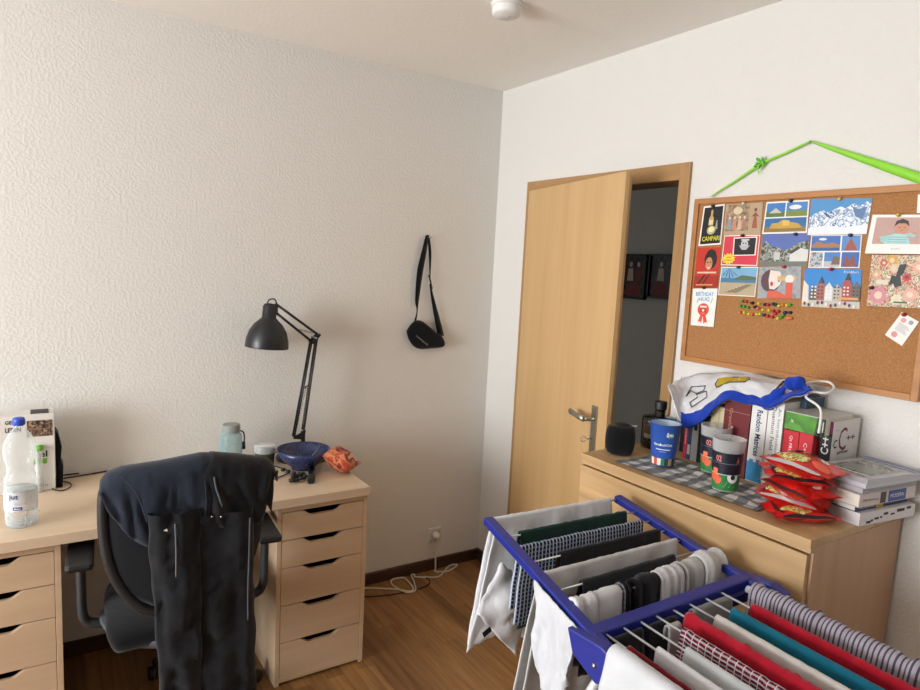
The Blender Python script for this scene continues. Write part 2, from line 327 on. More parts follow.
# ================================================================ DESK
DH = .742; DKX0, DKX1, DKY = -2.38, -.958, -.60
o = MB((-1.67, -.30, DH-.034)); o.box(DKX0, DKX1, DKY, -.004, DH-.034, DH, M_desk)
tag(o.build('desk', bevel=.0015), 'pale oak desk board lying across two drawer units', 'desk')
def drawer_unit(x0, label):
    t = thing('drawer_unit', label, 'drawers', (x0+.18, -.29, 0)); y0, y1 = -.575, -.02; x1 = x0+.36; T = .7; O = t.location
    c = MB(O)
    c.box(x0, x0+.017, y0, y1, .0, T, M_deskv); c.box(x1-.017, x1, y0, y1, 0, T, M_deskv); c.box(x0+.017, x1-.017, y0, y1, T-.017, T, M_deskv)
    c.box(x0+.017, x1-.017, y0, y1, .012, .029, M_deskv); c.box(x0+.017, x1-.017, y1-.006, y1, .029, T-.017, M_deskv)
    c.build('cabinet_body', t, bevel=.001)
    z = T-.019; hs = [.108, .108, .147, .147, .147]
    for h in hs:
        zt = z-.0015; zb = z-h+.0015; a = x0+.0185; b = x1-.0185; cx = (a+b)/2; D_ = .022
        ring = [(a, zt), (cx-.088, zt)]
        for k in range(1, 8):
            q = k/8; sm = q*q*(3-2*q); ring.append((cx-.088+.045*q, zt-D_*sm))
        ring += [(cx-.043, zt-D_), (cx+.043, zt-D_)]
        for k in range(1, 8):
            q = k/8; sm = q*q*(3-2*q); ring.append((cx+.043+.045*q, zt-D_*(1-sm)))
        ring += [(cx+.088, zt), (b, zt), (b, zb), (a, zb)]
        d = MB(O); d.prism([(x, y0+.001, zz) for x, zz in ring][::-1], (0, .017, 0), M_deskv)
        dd = d.build('drawer', t, bevel=.0007)
        ins = MB(O); g = plain('4a3b2f', .8)
        ins.box(a+.006, a+.014, y0+.018, y1-.02, zb+.012, zt-.03, g); ins.box(b-.014, b-.006, y0+.018, y1-.02, zb+.012, zt-.03, g)
        ins.box(a+.006, b-.006, y0+.018, y1-.02, zb+.006, zb+.012, g); ins.box(a+.006, b-.006, y1-.03, y1-.02, zb+.012, zt-.03, g)
        ins.build('drawer_box', dd); z -= h
    return t
drawer_unit(-1.316, 'pale oak unit of five scooped drawers under the right end of the desk')
drawer_unit(-2.35, 'pale oak unit of five scooped drawers under the left end of the desk')
# ================================================================ LAMP
LY = -.135
A = lambda px, py, v=LY: at(px, py, 'y', v)
bs = A(303, 441); lt = thing('desk_lamp', 'black jointed arm desk lamp with bell shade and round foot', 'lamp', (bs.x, LY, DH)); O = lt.location
o = MB(O); o.lathe([(0, 0), (.113, 0), (.114, .010), (.108, .016), (.03, .022), (.016, .024), (.014, .05), (.0, .052)], (bs.x, LY, DH), BLKM, 40); o.build('lamp_base', lt)
e1, e2 = A(317, 334), A(311, 341); b1, b2 = A(303, 430), A(293.5, 437); h1, h2 = A(276, 304), A(276.5, 313)
dv = Vector((0, .011, 0)); bar = plain('1b1d20', .4)
for nm, p, q in (('lower_arm', b1, e1), ('lower_arm', b2, e2), ('upper_arm', e1, h1), ('upper_arm', e2, h2)):
    o = MB(O); o.tube([p+dv, q+dv], .0042, bar, 8); o.tube([p-dv, q-dv], .0042, bar, 8); o.build(nm, lt)
o = MB(O); j = (e1+e2)/2
for d in (-.018, .018): o.prism([e1+Vector((.006, d, .006)), e2+Vector((-.006, d, -.004)), e2+Vector((.004, d, -.012)), e1+Vector((.012, d, -.004))], (0, .002, 0), bar)
o.tube([j+Vector((0, -.03, 0)), j+Vector((0, .03, 0))], .004, CHR, 10); o.build('elbow_joint', lt)
o = MB(O); o.tube([Vector((bs.x, LY, DH+.045)), b1+Vector((0, 0, -.005))], .01, BLKM); o.prism([b1+Vector((.008, -.016, .004)), b1+Vector((0, -.016, -.04)), b2+Vector((-.006, -.016, -.004)), b2+Vector((-.004, -.016, .006))], (0, .002, 0), bar); o.build('pivot', lt)
def spring(p, q, r, n): 
    p, q = Vector(p), Vector(q); d = (q-p); X = d.normalized().cross(Vector((0, 1, 0))).normalized()
    return [p+d*(i/(n*8))+X*(r*math.cos(i*PI/4))+Vector((0, 1, 0))*(r*math.sin(i*PI/4)) for i in range(n*8+1)]
for p, q in ((A(306, 388), A(297, 425)), (A(309, 387), A(303, 425)), (A(299, 329.5), A(314, 333))):
    o = MB(O); o.tube(spring(p, q, .0035, 16), .0012, CHR, 5); o.build('spring', lt)
o = MB(O); o.tube([A(308, 387)+Vector((0, -.014, 0)), A(303, 388)+Vector((0, .0, 0)), A(309, 386)+Vector((0, .014, 0))], .003, CHR, 6); o.build('crossbar', lt)
sh = A(266.7, 347.5); tp = A(269, 303); H = tp.z-sh.z
R_ = abs(A(287.7, 349).x-A(245.6, 349).x)/2
o = MB(O); prof = [(R_, 0), (R_*1.01, .004), (R_*.97, .03), (R_*.86, .058), (R_*.66, .082), (R_*.42, .098), (.029, .105), (.028, .145), (.022, .153), (.0, .156)]
sc_ = H/.156; prof = [(r_, z*sc_) for r_, z in prof]; inner = [(r_-.002, z-.002) for r_, z in prof[1:-1]]
o.lathe(prof, sh, BLKM, 40, axis=(tp.x-sh.x+.005, 0, H)); o.build('lamp_shade', lt)
o = MB(O); o.lathe([(R_-.002, .001), (R_*.95-.002, .03*sc_), (R_*.84, .056*sc_), (R_*.63, .08*sc_), (R_*.38, .096*sc_), (0, .1*sc_)], sh, plain('d8d8d4', .5), 40, axis=(tp.x-sh.x+.005, 0, H)); lab(o.build('shade_lining', lt), 'white lining of shade')
o = MB(O); o.lathe([(0, .03), (.02, .036), (.03, .055), (.026, .078), (.013, .1), (0, .1)], sh, plain('f2f0ea', .3), 20); o.build('bulb', lt)
o = MB(O); o.tube(bez([tp+Vector((-.01, 0, -.012)), tp+Vector((.0, 0, .012)), tp+Vector((.022, 0, .016)), h1+Vector((.004, 0, -.004)), h2]), .003, BLKM, 8); o.tube([h2+Vector((0, 0, .03)), h2+Vector((0, 0, -.008))], .006, BLKM, 8); o.tube([h2, A(270, 314)], .005, BLKM, 8); o.build('shade_bracket', lt)
# ================================================================ DESK CONTENTS
# water bottle
bx, by = -2.09, -.47
t = thing('water_bottle', 'clear plastic water bottle with blue cap at left end of desk', 'bottle', (bx, by, DH)); O = t.location
CL = clear('dfe8ea', .22, .06)
pr = [(0, .008), (.022, .002), (.036, .0), (.043, .012), (.044, .03), (.0445, .035), (.043, .04), (.0445, .05), (.0445, .125), (.043, .13), (.0445, .14), (.042, .155), (.037, .168), (.035, .185), (.038, .2), (.044, .215), (.0445, .24), (.041, .265), (.032, .285), (.02, .303), (.0135, .312), (.0135, .325)]
o = MB(O); o.lathe(pr, (bx, by, DH), CL, 40)
for k in range(5):
    a = k*2*PI/5; o.tube([(bx+.028*math.cos(a), by+.028*math.sin(a), DH+.006), (bx+.043*math.cos(a), by+.043*math.sin(a), DH+.02), (bx+.044*math.cos(a), by+.044*math.sin(a), DH+.04)], .004, CL, 6)
o.build('bottle_body', t)
o = MB(O); o.lathe([(.0, .318), (.0145, .318), (.0165, .32), (.0165, .336), (.0145, .341), (0, .341)], (bx, by, DH), plain('2a4fc4', .4), 28); lab(o.build('bottle_cap', t), 'blue screw cap')
o = MB(O); lm = clear('e9ecf1', .82, .3); R0 = .0452; o.lathe([(R0, .056), (R0, .12)], (bx, by, DH), lm, 40)
def wrap(mb, body, c, R, ang0, ang1, z0, z1, mat, bold=True):     # lettering around a cylinder, ang measured from the side facing the camera
    v, f, asp = text_polys(body, bold); c = Vector(c); base = math.atan2(CAM.y-c.y, CAM.x-c.x); out = []
    for a, b in v:
        an = base+ang0+(ang1-ang0)*a; RR = R(z0+(z1-z0)*b) if callable(R) else R
        out.append((c.x+RR*math.cos(an), c.y+RR*math.sin(an), c.z+z0+(z1-z0)*b))
    mb.add(out, f, mat)
def patch(mb, c, R, ang0, ang1, z0, z1, mat, n=8):
    c = Vector(c); base = math.atan2(CAM.y-c.y, CAM.x-c.x); RR = R if callable(R) else (lambda z: R)
    P = [[(c.x+RR(zz)*math.cos(base+ang0+(ang1-ang0)*i/n), c.y+RR(zz)*math.sin(base+ang0+(ang1-ang0)*i/n), c.z+zz) for zz in (z0, z1)] for i in range(n+1)]
    mb.grid(P, mat)
NAVY = plain('27306e', .5)
wrap(o, 'jut', O, R0+.0006, -.75, -.15, .092, .112, NAVY); wrap(o, 'Naturell', O, R0+.0006, -.4, .3, .079, .086, plain('8a90b8', .5), False)
patch(o, O, R0+.0005, -.5, .05, .062, .072, plain('27388e', .4)); wrap(o, 'Medium', O, R0+.001, -.42, -.03, .0645, .070, WHT)
patch(o, O, R0+.0004, -1.5, 1.5, .0565, .0575, NAVY); patch(o, O, R0+.0004, -1.5, 1.5, .1185, .1195, NAVY)
o.build('bottle_label', t)
o = MB(O); o.lathe([(0, .01), (.04, .01), (.0425, .05), (.0425, .12), (0, .12)], (bx, by, DH), clear('d5e2e6', .12, .02), 32); lab(o.build('water', t), 'water filling lower half')
# box behind it
q0 = at(55, 477, 'z', DH); YB = -.16
xr = at(55, 460, 'y', YB).x; xl = xr-.24; zt = at(50, 414, 'y', YB).z
t = thing('cardboard_box', 'white printed cardboard box against wall behind the water bottle', 'box', ((xl+xr)/2, YB+.06, DH)); O = t.location
o = MB(O); CB = plain('dcd9d4', .7); o.box(xl, xr, YB, YB+.1, DH+.001, zt, CB); f = lambda u_, v_: (xl+(xr-xl)*u_, YB-.0008, DH+(zt-DH)*v_)
def rect(mb, fn, a, b, c, d, mat): mb.poly([fn(a, b), fn(c, b), fn(c, d), fn(a, d)], mat)
o.text('GEMÜSE', f(.40, .90), (.06, 0, 0), (0, 0, .016), BLK, True); o.text('LEBEN', f(.40, .80), (.045, 0, 0), (0, 0, .016), BLK, True)
rect(o, f, .66, .72, .98, .93, noisy('box_photo', ['4a3e36', '8b6a58', '2f2a27', 'a58a74', '6b3a34'], 60, 3))
o.text('jel', (f(.76, .42)[0], YB-.001, f(0, .42)[2]), (.035, 0, 0), (0, 0, .03), plain('2e3a2c', .6), True); rect(o, f, .73, .36, .90, .43, plain('6fae3a', .6))
o.text('1000 ml', f(.78, .06), (.03, 0, 0), (0, 0, .008), DK); o.build('carton', t, bevel=.001)
for xa_ in (xl+.02, xr-.07): o = MB(O); o.box(xa_, xa_+.055, YB+.02, YB+.08, zt, zt+.003, DK); o.build('carton_flap', t)
o = MB((xr+.02, YB+.05, DH)); ring = [(xr+.003, DH+.001), (xr+.022, DH+.001), (xr+.026, DH+.08), (xr+.018, DH+.1), (xr+.022, DH+.15), (xr+.012, DH+.2), (xr+.003, DH+.215)]
o.prism([(x, YB+.01, z) for x, z in ring], (0, .07, 0), BLKF); tag(o.build('black_pouch', bevel=.003), 'narrow black pouch squeezed between printed box and cables', 'pouch')
# slim tube with green cap
tp_ = at(40, 492, 'z', DH); t = thing('glue_tube', 'slim white tube with green cap standing beside the water bottle', 'tube', (tp_.x, tp_.y, DH)); O = t.location
o = MB(O); o.lathe([(0, 0), (.0105, 0), (.0105, .15), (.008, .155), (0, .155)], O, clear('dfe3e0', .6, .2), 20); 
for k in range(5): patch(o, O, .0108, -.9, .9, .03+.02*k, .032+.02*k, plain('9aa09c'))
o.build('tube_body', t)
o = MB(O); o.lathe([(0, .153), (.0135, .153), (.015, .16), (.012, .168), (0, .172)], O, plain('6fb238', .5), 20); lab(o.build('tube_cap', t), 'green cap')
# cables on the desk
def cable(name, label, pts, r, mat, cat='cable'):
    P = bez(pts, 8); o = MB(P[0]); o.tube(P, r, mat, 7); return tag(o.build(name), label, cat)
D = lambda px, py, z=DH+.004: at(px, py, 'z', z)
def onD(pts): return [Vector((q.x, min(q.y, -.012), q.z)) for q in (D(*p) for p in pts)]
cable('cable', 'black charging cable lying straight along the back of the desk', onD([(38, 484), (60, 479), (90, 474), (125, 466), (165, 461)]), .0028, BLK)
cable('cable', 'thin black cable with a small loop beside the printed box', onD([(2, 494), (25, 487), (48, 484), (53, 489), (62, 490.5), (70, 487), (70, 483), (60, 481), (52, 484)]), .0022, BLK)
cable('cable', 'short black cable with plug end near the wall on the desk', onD([(56, 474), (66, 470), (78, 468)]), .0028, BLK)
cable('power_cord', 'black lamp cord running from the lamp foot across the desk', [Vector(q) for q in ((bs.x+.02, -.11, DH+.05), (bs.x+.05, -.06, DH+.02), (bs.x+.03, -.03, DH+.006), (bs.x-.12, -.03, DH+.005), (bs.x-.2, -.1, DH+.005), (bs.x-.12, -.3, DH+.005), (bs.x-.2, -.38, DH+.005))], .0026, BLK, 'cord')
# left edge: something red/purple rim -> small bunch of cable
# jar bottle, tub
jx, jy = at(231, 440, 'y', -.14).x, -.14
t = thing('drinking_bottle', 'pale blue translucent drinking bottle with grey screw lid', 'bottle', (jx, jy, DH)); O = t.location
o = MB(O); o.lathe([(0, .001), (.04, 0), (.044, .004), (.0445, .10), (.044, .125), (.041, .137), (.031, .145), (.031, .15)], O, clear('8fb3b6', .72, .25), 36); o.build('bottle_body', t)
o = MB(O); 
o.lathe([(.0, .148), (.034, .148), (.036, .151), (.036, .176), (.033, .18), (0, .182)], O, plain('8c9190', .45), 24, smooth=False); lab(o.build('lid', t), 'grey screw lid')
o = MB(O); o.tube(bez([O+Vector((.036, 0, .15)), O+Vector((.05, 0, .14)), O+Vector((.054, 0, .11)), O+Vector((.046, 0, .08))]), .003, BLK, 6); o.tube([O+Vector((.05, 0, .10)), O+Vector((.051, 0, .07))], .008, BLK, 8); o.build('lid_strap', t)
p = at(262, 452, 'z', DH); cx_, cy_ = at(265, 450, 'y', -.16).x, -.16
t = thing('plastic_tub', 'round dark tub with clear lid between drinking bottle and lamp foot', 'tub', (cx_, cy_, DH)); O = t.location
o = MB(O); o.lathe([(0, 0), (.036, 0), (.042, .06), (.043, .062)], O, plain('3b4238', .5), 32); o.build('tub_body', t)
o = MB(O); o.lathe([(.0445, .054), (.046, .066), (.0455, .084), (.042, .087), (0, .085)], O, clear('e6ecec', .6, .2), 32); lab(o.build('lid', t), 'clear lid')
# blue bowl
bc = at(304, 465, 'z', DH); bx_, by_ = -1.115, -.275
t = thing('bowl', 'dark blue speckled bowl on desk in front of the lamp', 'bowl', (bx_, by_, DH)); O = t.location
MBL = noisy('speckled_glaze', ['1b2240', '20294c', '3d4674', '151b36', '1d2548'], 160, 2, .25)
o = MB(O); o.lathe([(0, .004), (.042, .0), (.048, .002), (.05, .01), (.083, .038), (.104, .062), (.11, .084), (.1065, .084), (.1, .063), (.078, .042), (.045, .016), (0, .012)], O, MBL, 48); o.build('bowl_body', t)
o = MB(Vector((bx_+.02, by_, DH+.07))); o.tube([(bx_+.0, by_-.01, DH+.0205), (bx_+.03, by_+.0, DH+.04), (bx_+.098, by_+.03, DH+.085)], .0028, CHR, 8, flat=.6); 
o.lathe([(0, -.002), (.012, .0), (.016, .004), (.014, .004), (0, .001)], (bx_-.004, by_-.012, DH+.022), CHR, 16, sy=.7); tag(o.build('spoon'), 'steel spoon resting in the blue bowl', 'spoon')
# snack bag on desk
def pillow_pack(name, label, c, sx, sy, h, rz, tilt, mat, seed, cat='packet', group=None, extra=None, crimp=.012, rl=0):
    o = MB(c); P = []; U_ = []; nu, nv = 22, 16; mtx = Matrix.Rotation(rz, 3, 'Z') @ Matrix.Rotation(tilt, 3, 'X') @ Matrix.Rotation(rl, 3, 'Y'); c = Vector(c)
    for side in (1, -1):
        G = []; UVg = []
        for i in range(nu+1):
            row = []; ur = []
            for j in range(nv+1):
                a = i/nu; b = j/nv; x = (a-.5)*sx; y = (b-.5)*sy
                prof = max(0, 1-abs(2*b-1)**4)**.6*max(0, min(1, min(a, 1-a)*sx/crimp-1) if crimp else 1)
                prof = max(0, 1-abs(2*b-1)**3)**.7*min(1, max(0, (min(a, 1-a)*sx-crimp))/(sx*.22))**.6
                cr = nz(a*5+seed, b*4, side)*.28*prof+nz(a*13+seed, b*11, side)*.16*prof
                z = side*h/2*(prof+cr)+.0006*side+nz(seed, a*3, b*3)*.006
                row.append(c+mtx @ Vector((x+.004*nz(b*6, seed, 0), y*(1+.03*nz(a*7, seed)), z))); ur.append((a, b))
            G.append(row); UVg.append(ur)
        if side < 0: G = G[::-1]; UVg = UVg[::-1]
        o.grid(G, mat, UVg)
        if side > 0: top = G
    if extra: extra(o, top, nu, nv)
    return tag(o.build(name), label, cat, group)
def topat(top, nu, nv, a, b, lift=.0008):
    i = min(nu-1, max(0, int(a*nu))); j = min(nv-1, max(0, int(b*nv))); fa = a*nu-i; fb = b*nv-j
    p = (top[i][j]*(1-fa)+top[i+1][j]*fa)*(1-fb)+(top[i][j+1]*(1-fa)+top[i+1][j+1]*fa)*fb
    n = (top[i+1][j]-top[i][j]).cross(top[i][j+1]-top[i][j]).normalized(); return p+n*lift
snm = noisy('snack_foil', ['b5452e', 'c87a52', '8e2a22', 'd8a98a', 'c25a3a'], 22, 2, .3)
pillow_pack('snack_bag', 'crumpled red and orange snack bag at right end of desk', (-.99, -.375, DH+.05), .14, .13, .076, .7, .45, snm, 3.3, 'bag')
# small black tripod / clamp
cp = at(298, 483, 'z', DH); t = thing('mini_tripod', 'small black flexible tripod lying before the blue bowl', 'tripod', (cp.x, cp.y, DH)); O = t.location; BT = plain('101114', .35)
o = MB(O); o.tube([at(311, 481, 'z', DH+.012), at(312, 469, 'z', DH+.013)], .014, BT, 12); o.build('tripod_head', t)
for a, b in (((305, 476), (283, 470)), ((304, 478), (291, 481)), ((303, 474), (293, 477))):
    o = MB(O); p, q = at(*a, 'z', DH+.013), at(*b, 'z', DH+.013)
    for k in range(5): o.lathe([(0, -.008), (.008, -.006), (.0095, 0), (.008, .006), (0, .008)], p+(q-p)*(k/4)+Vector((0, 0, .002*math.sin(k*2))), BT, 12)
    o.build('leg', t)
# ================================================================ OFFICE CHAIR (local axes: +y towards the desk)
CHX, CHY, CR = -1.66, -.62, -.085
ch = thing('office_chair', 'black mesh-backed office chair at desk with trousers over its back', 'chair', (CHX, CHY, 0), CR)
o = MB(); P = []
for i in range(17):
    a = i/16*2-1; row = []
    for j in range(13):
        b = j/12*2-1; hw = .225*(1-.12*max(0, b)**2)*(1-.03*(b < 0)); y = b*.225; x = a*hw*(1-abs(b)**6*.12); row.append((x, y+.0, .505-.02*abs(a)**2.5*1.0-.03*abs(b)**4+.012*(a*a)))
    P.append(row)
o.grid(P, BLKF); s_ = o.build('seat', ch, solid=.06, subd=1); s_.modifiers['thickness'].offset = -1
o = MB(); o.lathe([(0, .395), (.16, .395), (.22, .42), (.232, .448), (.225, .452), (0, .452)], (0, 0, 0), plain('50545c', .5), 36); lab(o.build('seat_shell', ch), 'grey plastic shell under seat')
# back frame (shield)
prof = [(.0, .56), (.08, .565), (.135, .60), (.18, .67), (.205, .76), (.213, .86), (.205, .95), (.16, .985), (.0, .995)]
ringL = bez([(x, 0, z) for x, z in prof], 5); ring = [Vector((q.x, -.235-.10*(1-(q.x/.22)**2)*.35+.05*max(0, .75-q.z), q.z)) for q in ringL]; ring = ring+[Vector((-q.x, q.y, q.z)) for q in ring[::-1][1:-1]]
o = MB(); ring2 = ring+[ring[0], ring[1]]; o.tube(ring2, .016, BLK, 8, flat=.75); o.build('back_frame', ch)
MESH = fabric('17191d', .1); o = MB(); rows = []
for k in range(24):
    z = .57+.42*k/23; hw = max(abs(a.x) for a in ring if abs(a.z-z) < .035)
    hw = min(hw, .215*math.sin(min(1, (z-.545)/.16)*PI/2) if z < .72 else .3)
    rows.append([Vector((hw*(i/10*2-1), -.235-.035*(1-(hw*(i/10*2-1)/.22)**2)+.05*max(0, .75-z), z)) for i in range(11)])
o.grid(rows, MESH); o.build('backrest', ch, solid=.006)
o = MB(); o.tube(bez([(0, -.04, .40), (0, -.2, .40), (0, -.285, .44), (0, -.285, .56), (0, -.275, .66)]), .022, BLK, 10, flat=1.4); o.build('back_bracket', ch)
for sx in (-1, 1):
    o = MB(); o.tube(bez([(sx*.14, .0, .425), (sx*.24, .0, .43), (sx*.275, .0, .46), (sx*.28, 0, .56), (sx*.28, .0, .655)]), .014, plain('2b2d30', .5), 10, flat=1.5)
    arm = o.build('armrest_post', ch)
    o = MB(); o.box(sx*.28-.038, sx*.28+.038, -.11, .13, .652, .678, BLK); o.build('armrest_pad', ch, bevel=.012)
o = MB(); o.lathe([(0, .07), (.03, .07), (.03, .16), (.018, .16), (.018, .40), (0, .40)], (0, 0, 0), plain('2a2c2e', .4), 20); o.build('gas_column', ch)
for k in range(5):
    a = math.radians(28+72*k); d = Vector((math.cos(a), math.sin(a), 0))
    o = MB(); o.tube([d*.02+Vector((0, 0, .10)), d*.18+Vector((0, 0, .095)), d*.315+Vector((0, 0, .072))], .022, BLK, 8, r2=.014); lg = o.build('leg', ch)
    o = MB(); c = d*.315; n = Vector((-d.y, d.x, 0)); o.tube([c+Vector((0, 0, .072)), c+Vector((0, 0, .045))], .008, GRYM, 8)
    for s2 in (-1, 1): o.lathe([(0, -.009), (.022, -.009), (.025, -.006), (.025, .006), (.022, .009), (0, .009)], c+n*(.016*s2)+Vector((0, 0, .0255)), BLK, 20, axis=n)
    o.build('caster', lg)
# clothes over the chair back (chair-local frame so that they follow it)
RC = Matrix.Rotation(-CR, 3, 'Z'); CO = Vector((CHX, CHY, 0))
def loc_x(px, py, yv): return (RC @ (at(px, py, 'y', yv)-CO)).x
def bundle(name, label, tops, bots, mat, seed, back=-.30, thick=.02, frontdrop=.12, amp=.012, cat='trousers', children=None, extra=0):
    # tops / bots: pixel outlines of upper edge and lower hem seen from the room
    o = MB(); n = 40; m = 26; P = []
    yw = CHY+back
    tw = [RC @ (at(x, y, 'y', yw+.02)-CO) for x, y in tops]; bw = [RC @ (at(x, y, 'y', yw-.02)-CO) for x, y in bots]
    def interp(L, x):
        for a, b in zip(L, L[1:]):
            if a.x <= x <= b.x: return a.z+(b.z-a.z)*(x-a.x)/max(1e-6, b.x-a.x)
        return L[0].z if x < L[0].x else L[-1].z
    x0 = min(tw[0].x, bw[0].x); x1 = max(tw[-1].x, bw[-1].x)
    for i in range(n+1):
        u_ = i/n; x = x0+(x1-x0)*u_; zt_ = interp(tw, x); zb_ = interp(bw, x); row = []
        r_ = .032
        tot_b = max(.01, zt_-r_-zb_); arc = PI*r_; tot = tot_b+arc+frontdrop
        yc = -.25-.03*(1-(x/.23)**2)
        for j in range(m+1):
            s_ = tot*j/m
            if s_ < tot_b: h = tot_b-s_; y = yc-r_-.004-extra; z = zb_+s_; q = h
            elif s_ < tot_b+arc: a = (s_-tot_b)/r_; y = yc-(r_+extra*math.cos(a/2)**2)*math.cos(a); z = zt_-r_+r_*math.sin(a); q = 0
            else: h = s_-tot_b-arc; y = yc+r_; z = zt_-r_-h; q = h
            wv = amp*(nz(x*16+seed, s_*5, 1)+.7*nz(x*34+seed, s_*16, 2)+.5*math.sin(x*60+s_*22+seed))*(1 if s_ < tot_b+arc*.5 else .3)
            y -= abs(wv)*1.3*(.35+min(1, q/.06)); z += .4*wv*(0 < q); xx = x+.006*nz(s_*9, seed, x*5)
            row.append(Vector((xx, y, z)))
        P.append(row)
    o.v = []; o.grid(P, mat); return o
t = thing('trousers', 'navy cotton trousers folded over left side of the chair back', 'trousers', CO, CR)
navy = fabric('242a36', .35)
b_ = bundle('trousers', '', [(100, 486), (106, 477), (122, 470), (160, 462), (200, 453), (216, 453)], [(101, 500), (107, 514), (118, 526), (134, 542), (148, 548), (162, 538), (185, 527), (208, 521), (217, 521)], navy, 1.7, extra=.016)
b_.build('trouser_legs', t, solid=.004)
def strand(t, pts, yv, r, mat, name='drawstring'):
    o = MB(); o.tube(bez([RC @ (at(x, y, 'y', yv)-CO) for x, y in pts]), r, mat, 6); return o.build(name, t)
strand(t, [(121, 477), (134, 490), (142, 507), (147, 522)], CHY-.345, .0015, plain('2e3950', .8), 'seam')
o = MB(); o.obox(RC @ (at(163, 532, 'y', CHY-.36)-CO), (.011, 0, .004), (0, .001, 0), (-.001, 0, .004), PAPER); lab(o.build('care_tag', t), 'white care tag')
t = thing('jogging_trousers', 'black jogging trousers hanging down the chair back to the castors', 'trousers', CO, CR); bk = fabric('1f2024', .45)
b_ = bundle('x', '', [(204, 456), (210, 452), (235, 454), (262, 458), (272, 462), (276, 470)], [(204, 517), (225, 523), (245, 520), (258, 523), (264, 512), (270, 492), (276, 474)], bk, 5.1, extra=.02)
b_.build('waistband', t, solid=.004)
for k, (tl, tr, bl, br) in enumerate((((146, 506), (200, 506), (160, 690), (200, 690)), ((196, 506), (250, 506), (199, 690), (254, 690)))):
    o = MB(); yv = CHY-.305; n = 40; seg = 26; P = []
    for i in range(n+1):
        q = i/n*1.28; l = at(tl[0]+(bl[0]-tl[0])*q, tl[1]+(bl[1]-tl[1])*q, 'y', yv); r_ = at(tr[0]+(br[0]-tr[0])*q, tr[1]+(br[1]-tr[1])*q, 'y', yv)
        l, r_ = RC @ (l-CO), RC @ (r_-CO); c = (l+r_)/2; hw = (r_.x-l.x)/2; row = []
        for j in range(seg+1):
            a = 2*PI*j/seg; dx = math.cos(a)*hw; wv = 1+.5*nz(a*1.6+k*7 if a < PI else (2*PI-a)*1.6+k*7, q*5, k)+.25*nz(dx*40, q*22, k)
            th = .030*wv; yy = c.y-.012-abs(math.sin(a))**.8*th*(1 if a < PI else -.35)-.022*nz(dx*26+k*5, q*3.1)-.010*nz(dx*50+q*12+k, q*16); row.append(Vector((c.x+dx+.006*nz(q*7, k*3.), yy-.02, c.z)))
        P.append(row)
    o.grid(P, bk); o.build('trouser_leg', t)
strand(t, [(214, 477), (216, 488), (219, 497), (222, 507)], CHY-.36, .0022, plain('5a616c', .8)); strand(t, [(175, 524), (176, 550), (176, 577)], CHY-.375, .0018, plain('6a6d72', .8)); strand(t, [(250, 518), (249, 560), (248, 590), (248, 620)], CHY-.385, .0026, plain('4a4e56', .8))
o = MB(); 
for px in (212, 221): o.lathe([(0, 0), (.003, 0), (.003, .001), (0, .001)], RC @ (at(px, 517, 'y', CHY-.365)-CO), CHR, 10, axis=(0, -1, 0))
o.build('eyelet', t)
#@@PART2
# ================================================================ THINGS ON THE WALLS
# crossbody bag
B = lambda px, py, y=-.02: at(px, py, 'y', y)
hk = B(427.5, 237, -.01); t = thing('crossbody_bag', 'small black crossbody bag hanging by its strap beside the room corner', 'bag', (B(425, 350).x, -.03, B(425, 350).z)); O = t.location
def strap(t, pts, wds, y, name='strap'):
    o = MB(O); P = []; 
    for (x, yy), w_ in zip(pts, wds): c = B(x, yy, y); P.append([c+Vector((-w_/2, -.003, 0)), c+Vector((w_/2, .003, 0))])
    rows = [bez([r_[k] for r_ in P], 5) for k in (0, 1)]; o.grid([[a, b] for a, b in zip(*rows)], BLKF); return o.build(name, t, solid=.002)
strap(t, [(427, 235.5), (424, 252), (420, 272), (417, 300), (417, 312), (413, 330)], [.018, .03, .036, .024, .008, .026], -.022)
strap(t, [(428, 235), (430, 252), (430, 272), (430, 280)], [.018, .018, .010, .006], -.016)
strap(t, [(430, 284), (433, 300), (437, 318), (441, 336)], [.010, .022, .034, .04], -.02)
o = MB(O); o.tube([B(429, 275, -.02), B(432, 289, -.02)], .005, BLK, 6, flat=.6); o.build('buckle', t)
out = [(406.5, 331), (411, 323), (417, 319.5), (422, 320.5), (430, 327), (436, 333), (441, 334), (445, 342), (445, 346), (441, 348), (432, 348), (420, 350), (413, 347), (408, 339)]
pp = [B(x, y, -.03) for x, y in out]; cen = sum(pp, Vector())/len(pp); o = MB(O)
for sgn in (1, -1):
    rings = []
    for k in range(6):
        f_ = math.cos(k/5*PI/2); g_ = math.sin(k/5*PI/2); rings.append([Vector((cen.x+(p.x-cen.x)*(.25+.75*f_**.6) if k < 5 else cen.x, -.03-sgn*.026*g_, cen.z+(p.z-cen.z)*(.25+.75*f_**.6) if k < 5 else cen.z)) for p in pp+[pp[0]]])
    o.grid(rings if sgn < 0 else rings[::-1], BLKF)
o.build('bag_body', t, subd=1)
o = MB(O); lo = B(416, 337, -.058); o.text('eastpak', lo, B(428, 347, -.056)-lo, (.004, 0, .012), plain('9a9c9e', .6)); o.build('logo', t)
o = MB(hk); o.tube([Vector((hk.x, 0, hk.z-.004)), Vector((hk.x, -.035, hk.z-.002))], .003, CHR, 8); o.lathe([(0, 0), (.006, 0), (.006, .002), (0, .003)], (hk.x, -.035, hk.z-.002), CHR, 12, axis=(0, -1, 0)); tag(o.build('wall_hook'), 'small nail in wall holding up the black crossbody bag', 'hook')
